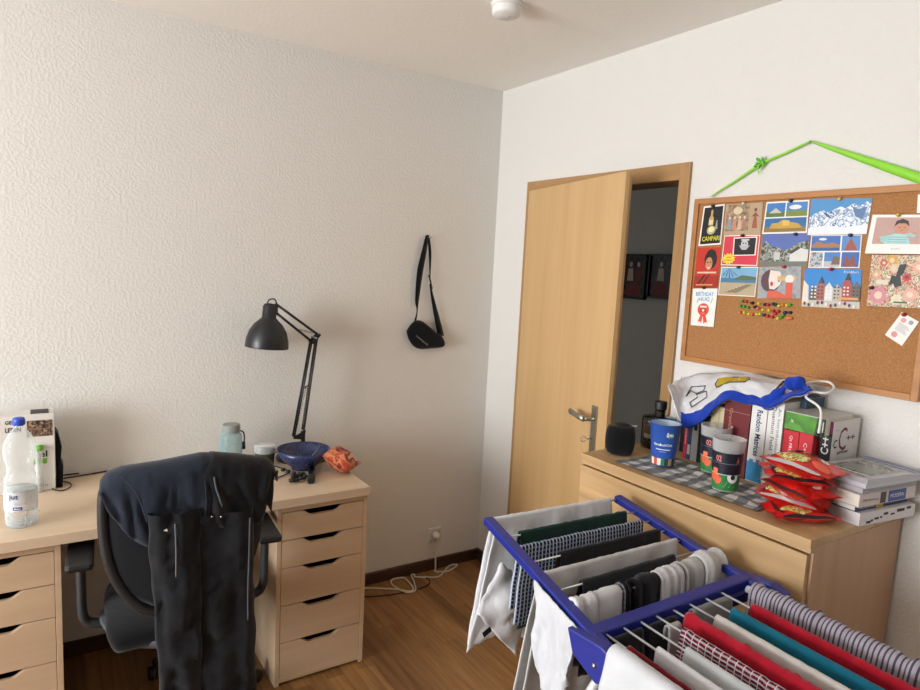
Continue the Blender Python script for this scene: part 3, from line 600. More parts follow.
# wall socket with plug
so = B(434, 534, 0); t = thing('wall_socket', 'white wall socket with plug low on the wall by the corner', 'socket', (so.x, 0, so.z)); O = t.location
o = MB(O); o.box(so.x-.04, so.x+.04, -.01, 0, so.z-.04, so.z+.04, plain('d9d6cf', .4)); o.build('socket_plate', t, bevel=.006)
o = MB(O); o.lathe([(.034, .0), (.034, .004), (.026, .004), (.024, -.001), (0, -.001)], (so.x, -.009, so.z), plain('cfccc4', .4), 28, axis=(0, -1, 0)); o.build('socket_insert', t)
o = MB(Vector((so.x, -.02, so.z))); o.lathe([(.019, 0), (.019, .018), (.012, .03), (0, .034)], (so.x, -.011, so.z), WHT, 20, axis=(0, -1, 0))
F0 = lambda px, py: (lambda q: Vector((q.x, min(q.y-.012, -.024), .005)))(at(px, py+4.5, 'z', .004))
o.tube(bez([Vector((so.x, -.04, so.z)), Vector((so.x, -.042, so.z-.03)), Vector((so.x-.005, -.035, .1)), Vector((so.x-.005, -.04, .02)), F0(434, 566), F0(446, 566), F0(455, 561), F0(453, 557.5), F0(446, 560), F0(438, 571), F0(425, 572), F0(414, 571.5), F0(411, 567), F0(408, 568), F0(413, 577), F0(414, 585), F0(405, 587), F0(392, 580), F0(389, 573), F0(396, 569), F0(405, 574), F0(412, 583), F0(408, 586), F0(395, 584), F0(375, 583), F0(356, 582)], 6), .0042, plain('dcd6c8', .45), 8)
tag(o.build('white_cord'), 'white looping extension cord plugged into the wall socket', 'cord')
def fl(pts): return [F0(*p)+Vector((0, 0, -.001)) for p in pts]
o = MB(F0(390, 589)); o.tube(bez(fl([(345, 590), (362, 591), (390, 589), (418, 583), (428, 578), (427, 573), (419, 571)])), .003, plain('2a1712', .5), 7); tag(o.build('dark_cord'), 'thin dark cord curving on the floor under the white cord', 'cord')
# smoke detector
sd = at(507, 3, 'z', CE); t = thing('smoke_detector', 'round white smoke detector on the ceiling', 'detector', sd); O = t.location
o = MB(O); o.lathe([(0, 0), (.054, 0), (.054, -.012), (.05, -.014)], sd, WHT, 40); o.build('mount_plate', t)
o = MB(O); o.lathe([(.049, -.012), (.05, -.034), (.044, -.042), (0, -.043)], sd, WHT, 40); o.build('detector_cap', t)
o = MB(O); o.lathe([(0, -.0425), (.006, -.0425), (.006, -.045), (0, -.045)], sd+Vector((.01, 0, 0)), plain('c9c9c6', .4), 14); o.build('test_button', t)
# ================================================================ PIN BOARD
BY0, BY1, BZ0, BZ1 = -1.253, -2.046, 1.306, 1.897
t = thing('pin_board', 'wood framed cork pin board hung by green ribbon above the chest', 'board', (0, (BY0+BY1)/2, BZ0)); O = t.location
o = MB(O); o.box(-.010, -.002, BY1+.004, BY0-.004, BZ0+.004, BZ1-.004, M_cork); o.build('cork_panel', t)
for n_, q in (('side_rail', (BY0-.019, BY0, BZ0, BZ1)), ('side_rail', (BY1, BY1+.019, BZ0, BZ1)), ('top_rail', (BY1+.019, BY0-.019, BZ1-.019, BZ1)), ('bottom_rail', (BY1+.019, BY0-.019, BZ0, BZ0+.019))):
    o = MB(O); o.box(-.018, -.001, *q, M_bframe); o.build(n_, t, bevel=.0015)
GR = plain('8fdc3a', .45); GR.node_tree.nodes['Principled BSDF'].inputs['Sheen Weight'].default_value = .3
nl = at(811, 141.5, 'x', -.012); a0 = at(711, 197, 'x', -.012); kn = at(762, 163.5, 'x', -.014); a1 = Vector((-.012, -2.02, 1.893))
o = MB(O)
def ribbon(p, q, w0, w1, n=10, sag=0):
    P = []
    for i in range(n+1):
        k = i/n; c = p+(q-p)*k+Vector((-.002*math.sin(k*9), 0, -sag*4*k*(1-k))); w_ = w0+(w1-w0)*math.sin(k*PI/2); P.append([c+Vector((0, 0, -w_/2)), c+Vector((-.003, 0, w_/2))])
    o.grid(P, GR)
ribbon(a0, kn, .004, .009); ribbon(kn, nl, .008, .007); ribbon(nl, a1, .006, .030, 14)
o.build('ribbon', t, solid=.0012)
o = MB(O)
for k in range(7):
    a = k*2.4; v_ = Vector((-.004*(k % 3), math.cos(a)*.022*(.6+.1*(k % 4)), math.sin(a)*.018)); o.tube(bez([kn, kn+v_*.7+Vector((-.008, 0, .006)), kn+v_+Vector((-.006, .004, 0)), kn+v_*.5+Vector((0, -.004, -.004)), kn]), .0016, plain('4fae2c', .4) if k % 2 else GR, 6, flat=2)
o.tube(bez([kn, kn+Vector((-.004, .008, -.02)), kn+Vector((-.002, .006, -.034))]), .002, GR, 6); o.build('ribbon_knot', t)
o = MB(nl); o.tube([Vector((0, nl.y, nl.z-.002)), Vector((-.02, nl.y, nl.z))], .002, CHR, 8); tag(o.build('wall_nail'), 'small nail in wall at the peak of the green ribbon', 'nail')
# ---- cards on the board
pin_src = {}
def pin(y, z, h, label, group=None, x=-.0115):
    if h not in pin_src:
        o = MB(); o.lathe([(0, .011), (.0045, .0105), (.005, .0085), (.0032, .006), (.0032, .003), (.0055, .0015), (.0055, 0), (0, 0)], (0, 0, 0), plain(h, .3), 14, axis=(-1, 0, 0)); p = o.build('push_pin'); pin_src[h] = p
    else: p = pin_src[h].copy(); col.objects.link(p)
    p.location = (x, y, z); tag(p, label, 'pin', group); return p
class Card:
    def __init__(s, quad, x=-.0118):
        s.q = [Vector((x-.0008*i_, a, b)) for (a, b), i_ in zip(quad, (0, 0, 0, 0))]; s.c = sum(s.q, Vector())/4; s.o = MB(s.c); s.k = 0
        th = Vector((-.0005, 0, 0)); s.o.prism(s.q, th, PAPER); s.lift = -.0006
    def p(s, u_, v_):
        tl, tr, br, bl = s.q; top = tl+(tr-tl)*u_; bot = bl+(br-bl)*u_; q = bot+(top-bot)*v_; return q+Vector((s.lift-.00006*s.k, 0, 0))
    def rect(s, a, b, c, d, m): s.k += 1; s.o.poly([s.p(a, b), s.p(c, b), s.p(c, d), s.p(a, d)], m)
    def poly(s, pts, m): s.k += 1; s.o.poly([s.p(*q) for q in pts], m)
    def disc(s, u_, v_, ru, rv, m, n=14, a0=0): s.poly([(u_+ru*math.cos(a0+2*PI*i/n), v_+rv*math.sin(a0+2*PI*i/n)) for i in range(n)], m)
    def text(s, body, a, b, c, d, m, bold=True):
        s.k += 1; v, f, _ = text_polys(body, bold); s.o.add([s.p(a+(c-a)*x, b+(d-b)*y) for x, y in v], f, m)
    def star(s, u_, v_, ru, rv, m, n=12):
        s.poly([(u_+ru*(1 if i % 2 else .72)*math.cos(PI*i/n), v_+rv*(1 if i % 2 else .72)*math.sin(PI*i/n)) for i in range(2*n)], m)
    def done(s, name, label, cat='postcard', pins=()):
        o = tag(s.o.build(name), label, cat)
        for u_, v_, h, l in pins: q = s.p(u_, v_); pin(q.y, q.z, h, l, x=q.x-.0006)
        return o
X = lambda h: plain(h, .45, var=.12)
# black poster card
c = Card([(-1.292, 1.869), (-1.377, 1.874), (-1.377, 1.734), (-1.284, 1.728)])
c.rect(.06, .04, .95, .96, X('16181a')); c.poly([(.34, .5), (.34, .68), (.4, .74), (.4, .86), (.46, .9), (.5, .86), (.5, .74), (.56, .68), (.56, .5)], X('c9a36b')); c.poly([(.36, .52), (.36, .64), (.54, .64), (.54, .52)], X('e6d9a8'))
c.disc(.5, .38, .2, .11, X('b9b38f')); c.disc(.5, .4, .14, .07, X('efe2a0')); c.poly([(.66, .38), (.7, .62), (.74, .62), (.78, .4)], X('9a9a8c')); c.text('CAMPARI', .13, .11, .93, .23, X('d8cf2e'))
c.done('poster_card', 'black card with a pale bottle and yellow lettering, top left of the board', pins=[(.5, .98, '2a2a2e', 'black push pin on the black bottle card')])
c = Card([(-1.383, 1.872), (-1.522, 1.872), (-1.524, 1.768), (-1.384, 1.764)])
c.rect(0, 0, 1, 1, X('b79f80')); c.rect(.03, .14, .66, .97, noisy('sepia', ['7a6450', '9a8468', 'b89c80', '5f4c3c'], 70)); c.disc(.35, .78, .13, .12, X('d8c7a4')); 
for u_ in (.14, .28, .42, .55): c.poly([(u_-.06, .18), (u_-.035, .5), (u_+.035, .5), (u_+.06, .18)], X(['8a98a8', 'c98a78', 'd0b090', 'b07a70'][int(u_*7) % 4])); c.disc(u_, .56, .03, .05, X('e0c4ac'))
c.poly([(.76, .2), (.8, .62), (.86, .62), (.9, .2)], X('a05a48')); c.poly([(.72, .55), (.83, .7), (.94, .55), (.83, .6)], X('8a4a40')); c.disc(.83, .78, .04, .06, X('7a5040'))
c.done('postcard', 'sepia postcard of a group of people and one standing figure, second in the top row', pins=[(.52, .99, 'd8d4c8', 'white push pin on the sepia postcard')])
c = Card([(-1.534, 1.872), (-1.678, 1.872), (-1.681, 1.770), (-1.530, 1.768)])
SKY = X('3f7fc4'); GRN = X('5c7a3a'); YEL = X('c9a048'); c.rect(.03, .52, .47, .95, SKY); c.rect(.03, .52, .47, .68, GRN); c.poly([(.1, .64), (.25, .8), (.4, .64)], X('c8c0b0')); c.rect(.5, .52, .97, .95, X('4a86c8')); c.disc(.7, .8, .14, .07, X('e8ecf0')); c.rect(.5, .52, .97, .7, X('7d8b3e'))
c.rect(.03, .05, .97, .48, X('2f6ea8')); c.rect(.03, .05, .97, .2, X('8f7a3c')); c.poly([(.15, .16), (.2, .32), (.35, .34), (.42, .42), (.52, .42), (.6, .36), (.8, .3), (.9, .16)], YEL); c.rect(.45, .24, .6, .4, X('e0bb58'))
c.done('postcard', 'postcard split into two landscapes over a yellow castle, third in the top row', pins=[(.6, .99, '2b3a5c', 'dark push pin on the castle postcard')])
c = Card([(-1.684, 1.874), (-1.862, 1.866), (-1.858, 1.764), (-1.684, 1.763)])
c.rect(0, 0, 1, 1, X('4f94cc')); c.poly([(0, .0), (0, .48), (.1, .6), (.22, .68), (.34, .62), (.42, .7), (.52, .78), (.6, .72), (.72, .86), (.84, .8), (.92, .92), (1, .86), (1, 0)], noisy('snow_range', ['eef2f8', 'd4dfec', '7f9cbe', 'f4f6fa', '4d6f9a', 'e6ecf4'], 55, 5)); c.poly([(0, 0), (0, .18), (.3, .26), (.6, .2), (1, .28), (1, 0)], X('e9eef6')); c.poly([(.7, .78), (.78, .5), (.9, .42), (.95, .78), (.82, .7)], X('5c7ea8')); c.poly([(.22, .64), (.3, .5), (.4, .44), (.3, .6)], X('45688f'))
c.done('postcard', 'wide postcard of a snowy mountain range under blue sky', pins=[(.5, .98, 'd2b24a', 'gold push pin on the snowy mountain postcard')])
c = Card([(-1.283, 1.722), (-1.379, 1.725), (-1.379, 1.582), (-1.279, 1.577)])
c.rect(0, 0, 1, 1, X('c8321f')); c.disc(.62, .7, .27, .24, X('1c1412')); c.disc(.62, .8, .22, .16, X('1c1412')); c.disc(.56, .6, .15, .16, X('c98a62')); c.poly([(.46, .53), (.56, .5), (.68, .55), (.56, .47)], X('f2e8e0')); c.disc(.5, .63, .03, .02, BLK, 8); c.disc(.63, .64, .03, .02, BLK, 8)
c.rect(.1, .36, .9, .4, X('e9c9b0')); c.rect(.0, .0, 1, .3, X('a82a1c')); c.poly([(.15, .1), (.4, .33), (.48, .33), (.23, .1)], X('2a1412')); c.poly([(.35, .1), (.6, .33), (.66, .33), (.41, .1)], X('2a1412')); c.rect(.1, .06, .8, .09, X('e2a05c'))
c.done('picture_card', 'red card with a curly haired face at the left edge of the board', pins=[(.5, .0, '26262c', 'black push pin between the red face card and the ribbon rosette card')])
c = Card([(-1.388, 1.765), (-1.524, 1.766), (-1.524, 1.663), (-1.386, 1.662)])
c.rect(.02, .03, .98, .97, X('d8374c')); c.poly([(.3, .32), (.28, .92), (.93, .95), (.93, .34)], PAPER); c.poly([(.33, .35), (.31, .89), (.9, .91), (.9, .37)], X('17181a')); c.disc(.6, .72, .1, .12, X('c8ccd0')); c.poly([(.45, .66), (.75, .66), (.66, .52), (.54, .52)], X('b4b9be')); c.rect(.5, .82, .72, .87, X('d0d4d8')); c.disc(.565, .73, .02, .03, BLK, 8); c.disc(.635, .73, .02, .03, BLK, 8)
c.star(.2, .22, .2, .2, X('f2d93a')); c.text('WITH', .12, .24, .28, .29, X('c8321f')); c.text('HOLIDAY', .08, .15, .32, .2, X('c8321f'))
c.done('picture_card', 'pink card with a black square picture and a yellow star', pins=[(.55, .98, '2c2024', 'dark push pin on the pink card')])
c = Card([(-1.534, 1.768), (-1.692, 1.768), (-1.693, 1.666), (-1.532, 1.663)])
c.rect(0, 0, 1, 1, X('5a6fb4')); c.poly([(0, .0), (0, .62), (.08, .8), (.2, .62), (.35, .58), (.5, .5), (.62, .55), (.75, .7), (1, .8), (1, 0)], noisy('village', ['3c443a', '6c7468', 'a8aca4', '2c302a', '8c8f88'], 75)); c.poly([(.62, .12), (.64, .42), (.8, .58), (1, .5), (1, .12)], X('dcdcd8')); c.poly([(.6, .42), (.78, .62), (.84, .56), (.66, .38)], X('4a4440')); c.poly([(.3, .2), (.3, .44), (.42, .44), (.42, .2)], X('c9c9c4')); c.poly([(0, 0), (0, .14), (1, .16), (1, 0)], X('75786f')); c.rect(.1, .2, .18, .4, X('8d8f8c'))
c.done('postcard', 'postcard of white village houses on a slope under violet sky', pins=[(.72, .98, '2b3a6c', 'blue push pin on the village postcard')])
c = Card([(-1.696, 1.762), (-1.846, 1.762), (-1.850, 1.666), (-1.698, 1.662)])
c.rect(.02, .52, .60, .98, X('3f6fbe')); c.poly([(.02, .68), (.15, .82), (.3, .74), (.45, .78), (.6, .7), (.6, .6), (.02, .6)], X('a87850')); c.rect(.02, .52, .6, .62, X('2e5f9c')); c.disc(.25, .88, .08, .04, X('e0e6ee')); c.rect(.63, .52, .98, .98, X('5b8ccc')); c.poly([(.68, .54), (.8, .92), (.94, .54)], X('a0543a'))
c.rect(.02, .03, .28, .48, noisy('town', ['8a6f60', 'b8c0c8', '5c7288', 'd8d4cc'], 90)); c.rect(.31, .03, .62, .48, X('4a82c4')); c.rect(.31, .03, .62, .2, X('b8bcc0')); c.poly([(.45, .1), (.5, .36), (.62, .32), (.62, .1)], X('7d6450')); c.rect(.65, .03, .98, .48, X('3a68b0')); c.poly([(.68, .05), (.74, .4), (.8, .2), (.86, .4), (.94, .05)], X('8c4a3c'))
c.done('postcard', 'postcard made of six small town views, below the snowy mountains', pins=[(.8, .99, '3a3f6a', 'blue push pin on the town views postcard')])
c = Card([(-1.389, 1.656), (-1.529, 1.660), (-1.528, 1.560), (-1.385, 1.557)])
c.rect(.02, .03, .98, .97, X('7eb0d8')); c.rect(.02, .45, .98, .62, X('4c7ea0')); c.poly([(.4, .6), (.6, .72), (.98, .66), (.98, .55), (.4, .55)], X('56704c')); c.rect(.02, .03, .98, .46, X('b8a888')); c.poly([(.15, .12), (.7, .4), (.9, .4), (.5, .1)], X('8a7c64')); 
for a in range(5): c.poly([(.22, .96), (.05+a*.1, .62+.04*abs(a-2)), (.08+a*.1, .62+.04*abs(a-2))], X('2c4030'))
for a in range(6): c.poly([(.2+a*.09, .14+a*.045), (.23+a*.09, .2+a*.045), (.26+a*.09, .16+a*.045)], X('d8c8a8'))
c.done('postcard', 'postcard of a beach with palm leaves above the loose push pins', pins=[(.5, .99, '3a5c3a', 'green push pin on the beach postcard')])
c = Card([(-1.533, 1.660), (-1.676, 1.666), (-1.684, 1.566), (-1.536, 1.556)])
c.rect(0, 0, 1, 1, noisy('greys', ['8f949a', 'a4a8ac', '7b8088'], 40)); c.disc(.3, .56, .24, .36, X('5c4048')); c.poly([(.28, .9), (.52, .84), (.56, .6), (.52, .42), (.4, .28), (.28, .3), (.25, .6)], X('e8dcd4')); c.rect(.46, .56, .88, .7, X('d8b070')); c.disc(.74, .6, .1, .14, X('ece4dc')); c.rect(.66, .0, .82, .5, X('d8604a')); c.poly([(.22, 0), (.26, .25), (.5, .22), (.66, .1), (.66, 0)], X('d8604a')); c.disc(.33, .46, .035, .07, X('c8452f')); c.rect(.48, .52, .52, .56, X('b02a2a'))
c.done('picture_card', 'grey card with a drawn woman in profile raising a cup', pins=[(.62, .99, 'c8322c', 'red push pin on the woman profile card')])
c = Card([(-1.688, 1.660), (-1.857, 1.662), (-1.864, 1.547), (-1.690, 1.541)])
c.rect(0, 0, 1, 1, X('2f86d0')); c.rect(0, 0, 1, .2, X('c8c0b4')); c.poly([(0, .1), (0, .7), (.1, .55), (.12, .1)], X('e4dcd0'))
for k, (a, b_, h, m_) in enumerate(((.13, .25, .5, '5c5a52'), (.25, .4, .68, 'a8685a'), (.40, .54, .62, 'd8dce0'), (.54, .70, .58, 'b8b0a8'), (.70, .86, .74, 'a85048'), (.86, 1.0, .64, '6a6058'))):
    c.poly([(a, .18), (a, h-.1), ((a+b_)/2, h+.04), (b_, h-.1), (b_, .18)], X(m_))
    for r_ in range(4):
        for q in range(2): c.rect(a+.025+q*.06, .24+r_*.09, a+.055+q*.06, .28+r_*.09, X('3b3c42' if k % 2 else 'f0ece4'))
c.poly([(.28, .62), (.33, .8), (.38, .62)], X('4a5058')); c.poly([(.74, .72), (.79, .92), (.84, .72)], X('3c3e46')); c.rect(.64, .22, .98, .28, X('d8a060'))
for k in range(12): c.disc(.06+k*.078, .09+.04*math.sin(k*5), .02, .05, X(['7a2a30', '4a4c58', 'e8e4dc'][k % 3]), 6)
c.text('Frankfurt', .72, .9, .97, .96, X('e8f0f8'), False)
c.done('postcard', 'postcard of a row of gabled half-timbered houses under deep blue sky', pins=[(.5, .99, 'b82c2c', 'red push pin on the gabled houses postcard')])
c = Card([(-1.279, 1.574), (-1.383, 1.580), (-1.381, 1.443), (-1.284, 1.440)], x=-.0135)
LB = X('4aa8dc'); RD = X('e0503c'); c.text('BIRTHDAY', .14, .80, .88, .91, LB); c.text('HUG', .28, .66, .72, .77, LB); c.disc(.5, .44, .24, .17, RD, 20); c.disc(.5, .44, .15, .11, X('f08a6c')); c.rect(.36, .5, .64, .54, X('f4e8e0')); c.rect(.36, .36, .64, .48, X('c83c2c')); c.disc(.5, .42, .05, .035, X('f8e8d8'))
c.poly([(.4, .3), (.3, .1), (.4, .13), (.46, .06), (.5, .28)], RD); c.poly([(.5, .28), (.56, .06), (.64, .12), (.72, .08), (.62, .3)], RD); c.poly([(.2, .62), (.24, .74), (.27, .73), (.24, .6)], X('9cc8b0')); c.poly([(.8, .6), (.86, .74), (.83, .76), (.77, .62)], X('9cc8b0'))
c.done('greeting_card', 'white greeting card with blue lettering and red rosette, lowest on the left')
c = Card([(-1.872, 1.818), (-2.012, 1.813), (-2.016, 1.708), (-1.864, 1.708)], x=-.020)
c.rect(.09, .25, .93, .93, X('c09c94')); c.disc(.58, .66, .13, .17, X('c98f76')); c.poly([(.44, .7), (.47, .84), (.58, .9), (.68, .84), (.71, .7), (.64, .78), (.52, .78)], X('2a2220')); c.poly([(.3, .25), (.33, .46), (.48, .52), (.68, .5), (.76, .25)], X('a8d4d4')); c.poly([(.3, .28), (.18, .36), (.22, .44), (.38, .48)], X('9ccccc')); c.disc(.2, .36, .04, .05, X('c98f76'), 8); c.disc(.8, .5, .045, .06, X('c98f76'), 8); c.poly([(.66, .48), (.8, .42), (.84, .48), (.72, .54)], X('9ccccc'))
for k in range(3): c.rect(.36, .3+.06*k, .7, .31+.06*k, X('5c8a94'))
c.disc(.54, .67, .015, .01, BLK, 6); c.disc(.63, .67, .015, .01, BLK, 6); c.disc(.585, .6, .02, .012, X('a05a50'), 6); c.text('hallo', .45, .11, .6, .15, X('a0a0a0'), False)
c.done('photo_print', 'white bordered print of a baby in a pale blue jumper', 'photo', pins=[(.5, .99, 'd8b23c', 'yellow push pin on the baby print')])
c = Card([(-1.884, 1.704), (-2.020, 1.704), (-2.026, 1.562), (-1.886, 1.558)], x=-.0195)
c.rect(0, 0, 1, 1, noisy('collage', ['c8a890', 'b06858', 'd8c0a0', '8a8c70', 'e8dcc8', 'a88a78'], 65, 3)); 
for q in ((.2, .22, .2, 'd08a94'), (.12, .62, .1, 'd8a880'), (.4, .9, .12, 'd8a03c'), (.25, .85, .08, 'c85a44'), (.78, .25, .16, 'e0a898'), (.9, .78, .14, 'e0a890'), (.7, .58, .1, 'c8444c'), (.45, .75, .1, 'd8c8a8'), (.55, .15, .12, 'd8dcc0'), (.18, .48, .1, 'c8b898')):
    c.star(q[0], q[1], q[2], q[2], X(q[3]), 8); c.disc(q[0], q[1], q[2]*.4, q[2]*.4, X('e8cdb8' if q[3] != 'c8444c' else '8a2a30'), 8)
c.poly([(.38, .4), (.42, .62), (.5, .6), (.55, .82), (.68, .84), (.64, .66), (.58, .6), (.62, .42), (.5, .38), (.46, .46)], X('22282a')); c.poly([(.15, .44), (.2, .52), (.38, .52), (.36, .42)], X('ddd4c0')); c.rect(.5, .08, .75, .11, X('4c5a40'))
c.done('picture_card', 'collage card of pink roses and a black silhouette below the baby print', pins=[(.08, .36, '5c2430', 'dark red push pin at left of the rose collage')])
c = Card([(-1.977, 1.548), (-2.022, 1.525), (-1.988, 1.454), (-1.941, 1.480)])
c.disc(.32, .78, .14, .09, X('e0a09c')); c.disc(.7, .84, .12, .08, X('9aa0ac')); c.disc(.36, .2, .16, .11, X('e0908c')); 
for k in range(5): c.rect(.2, .38+.06*k, .85-.07*(k % 3), .40+.06*k, X('9a9ca4'))
c.done('ticket', 'small tilted white ticket low on the right of the board', 'ticket', pins=[(.2, .97, 'a8242c', 'dark red push pin on the tilted white ticket')])
c = Card([(-1.978, 1.869), (-2.026, 1.868), (-2.026, 1.817), (-1.981, 1.819)])
c.rect(.3, .2, .9, .8, X('d8d8d4')); c.done('note_card', 'blank white card at the top right corner of the board', 'card')
# loose push pins
PC = [('5a9c3a', 'green'), ('2c2c34', 'black'), ('d8c83c', 'yellow'), ('c8323c', 'red'), ('e07a4c', 'orange'), ('2c3a5c', 'navy')]
spots = [(742, 301, 0), (746, 301.5, 3), (752, 303, 1), (759, 303.5, 2), (765, 304.5, 1), (768, 305, 3), (773, 304, 5), (776, 305, 1), (779, 306, 2), (783, 305, 4), (787, 305.5, 2), (790, 305, 0), (740.5, 306, 0), (744, 306.5, 0), (748, 307.5, 0), (755, 307, 1), (758, 308.5, 4), (763, 310, 2), (769, 310.5, 2), (773, 311, 3), (778, 311.5, 3), (785, 312.5, 5), (790, 312.5, 1), (740, 312.5, 4), (744.5, 312.5, 2), (749, 314, 2), (752, 314.5, 4), (757, 314.5, 2), (760, 314, 2), (764, 315, 5), (767.5, 316, 3), (772, 317, 3), (775, 313.5, 3), (778, 318.5, 2), (781, 317.5, 0), (788, 318.5, 4), (783, 315, 0), (791, 318, 4)]
for x_, y_, k in spots:
    p = at(x_, y_, 'x', -.016); nm = PC[k][1]; pin(p.y, p.z, PC[k][0], 'loose %s push pin in the cluster at the middle of the board' % nm, 'loose %s push pins' % nm, x=-.0102)
# ================================================================ CHEST OF DRAWERS
CX0, CX1, CY0, CY1, CZ = -.48, -.016, -2.046, -1.246, 1.0
t = thing('chest_of_drawers', 'oak chest of four wide drawers standing below the pin board', 'chest', (-.25, -1.646, 0)); O = t.location
o = MB(O); o.box(CX0, CX1, CY0, CY1, CZ-.022, CZ, M_chestf); o.build('top_panel', t, bevel=.001)
o = MB(O); o.box(CX0+.004, CX0+.022, CY0, CY1, CZ-.036, CZ-.0225, M_chestf); o.build('front_rail', t, bevel=.001)
for y0 in (CY0, CY1-.02): o = MB(O); o.box(CX0+.018, CX1, y0, y0+.02, 0, CZ-.0225, M_chests); o.build('side_panel', t, bevel=.001)
o = MB(O); o.box(CX0+.03, CX1, CY0+.02, CY1-.02, .03, .045, M_chests); o.box(CX1-.008, CX1, CY0+.02, CY1-.02, .045, CZ-.03, M_chests); o.build('carcass', t)
zz = CZ-.041
for k in range(4):
    h = .231; o = MB(O); o.box(CX0, CX0+.017, CY0+.006, CY1-.004, zz-h, zz, M_chestf); d = o.build('drawer', t, bevel=.001)
    o = MB(O); o.box(CX0+.017, CX1-.03, CY0+.03, CY0+.042, zz-h+.02, zz-.04, M_chests); o.box(CX0+.017, CX1-.03, CY1-.042, CY1-.03, zz-h+.02, zz-.04, M_chests); o.box(CX0+.017, CX1-.03, CY0+.042, CY1-.042, zz-h+.02, zz-h+.028, M_chests); o.build('drawer_box', d); zz -= h+.004
T = lambda px, py, z=CZ: at(px, py, 'z', z)
# ---- tea towel
o = MB(Vector((-.25, -1.6, CZ))); n, m = 46, 34
tw = [T(612, 465), T(760, 510), T(757, 458), T(692, 440)]
tl, tr = Vector((-.452, -1.375, CZ)), Vector((-.43, -1.87, CZ)); bl, br = Vector((-.215, -1.375, CZ)), Vector((-.24, -1.84, CZ)); P = []; UVs = []
for i in range(n+1):
    row = []; ur = []
    for j in range(m+1):
        a, b = i/n, j/m; p = (tl+(tr-tl)*a)*(1-b)+(bl+(br-bl)*a)*b
        p = p+Vector((.010*nz(a*6, b*2, 3), .008*nz(b*5, a, 5), 0)); ed = min(a, 1-a, b, 1-b)
        z = .0025+.006*max(0, nz(a*7+2, b*5, 9))*1.2+.004*abs(nz(a*15, b*9, 2))
        row.append(Vector((p.x, p.y, CZ+z))); ur.append((a*.48+.015*nz(a*3, b*3), b*.25+.01*nz(a*4, b*2, 7)))
    P.append(row); UVs.append(ur)
o.grid(P, plaid('gingham', 'd9dad8', '84888a', '5c6062', .058, .5), UVs); tag(o.build('tea_towel'), 'grey and white checked tea towel lying along front of chest', 'towel')
TZ = CZ+.0085
# ---- speaker
sp = Vector((-.36, -1.306, CZ)); t = thing('smart_speaker', 'black fabric covered round speaker at left end of chest', 'speaker', sp); O = sp
o = MB(O); pr = [(0, 0), (.034, 0), (.042, .006), (.048, .02), (.0505, .04), (.0505, .06), (.048, .082), (.042, .095), (.036, .099)]
o.lathe(pr, sp, BLKF, 40); o.build('speaker_body', t)
o = MB(O); o.lathe([(.037, .0985), (.034, .101), (0, .1)], sp, BLKM, 32); o.build('touch_top', t)
o = MB(O); pc = at(633, 426, 'z', CZ+.098); o.obox(pc, (.011, -.006, 0), (.002, .0035, 0), (0, 0, .0015), plain('dadada', .4)); lab(o.build('side_switch', t), 'pale switch tab')
# ---- black bottle + carton
jb = Vector((-.16, -1.302, CZ)); t = thing('black_bottle', 'squat black bottle with printed label behind the blue cup', 'bottle', jb); O = jb; BG = plain('121312', .18)
o = MB(O); o.lathe([(0, 0), (.052, 0), (.06, .006), (.061, .03), (.061, .102), (.058, .109), (.022, .113), (.018, .117), (.018, .145), (0, .145)], jb, BG, 36); o.build('bottle_body', t)
o = MB(O); o.lathe([(.021, .14), (.022, .164), (.02, .168), (0, .168)], jb, BLK, 20); o.build('stopper', t)
o = MB(O); patch(o, O, .0615, -1.0, .55, .045, .085, plain('4a3528', .5)); patch(o, O, .0618, -.9, .6, .04, .055, plain('8e8c84', .5)); patch(o, O, .0618, -.7, .8, .098, .101, plain('8a8a84', .4)); patch(o, O, .0618, -.7, .8, .026, .029, plain('3a3a38', .4)); o.build('label', t)
o = MB((-.07, -1.37, CZ)); o.box(-.13, -.04, -1.425, -1.372, CZ, CZ+.165, plain('101012', .4)); tag(o.build('black_carton', bevel=.002), 'plain black carton standing between the black bottle and the books', 'box')
# ---- cups
def cup(name, label, c, r0, r1, h, body, prints, band=None):
    t = thing(name, label, 'cup', c); o = MB(c); rr = lambda z: r0+(r1-r0)*z/h
    o.lathe([(0, .003), (r0-.002, .003), (r0, 0), (r0, .002), (r1, h), (r1+.001, h+.001), (r1-.001, h+.001), (r0-.0015, .005), (0, .005)], c, body, 40); o.build('cup_body', t)
    o = MB(c); prints(o, c, lambda z: rr(z)+.0007); o.build('cup_print', t)
    if band: o = MB(c); band(o, c, lambda z: rr(z)+.0007); o.build('flag_band', t)
    return t
CB1 = plain('2f58b0', .3)
def pr1(o, c, R):
    W2 = plain('e9eef4', .5)
    patch(o, c, R, .25, .62, .094, .112, plain('3f8a8a', .5)); wrap(o, '&', c, lambda z: R(z)+.0004, .12, .3, .098, .114, W2); wrap(o, 'MA', c, lambda z: R(z)+.0006, .32, .62, .1, .11, W2)
    wrap(o, 'EuroBuchClub', c, lambda z: R(z)+.0004, -.75, .6, .068, .076, W2); patch(o, c, R, -.6, .5, .055, .0575, W2); patch(o, c, R, -.3, .2, .048, .05, plain('9fb4dc', .5))
def pr1b(o, c, R):
    for k, hcol in enumerate(('2c6e4a', 'e8e4dc', 'd84a30', 'e8e4dc', '3a7a54', '2c3c50', 'a8946c', '2c3c50', '8c8270')):
        patch(o, c, R, -1.4+.31*k, -1.4+.31*(k+1), .003, .026, plain(hcol, .5), 3)
o1 = cup('plastic_cup', 'blue printed reusable plastic cup standing on the checked towel', Vector((-.335, -1.472, TZ)), .036, .049, .136, CB1, pr1, pr1b)
o = MB(o1.location); o.lathe([(.0468, .1355), (.0335, .01), (0, .009)], o1.location, plain('b9cfe0', .4), 36); lab(o.build('cup_lining', o1), 'pale inside of cup')
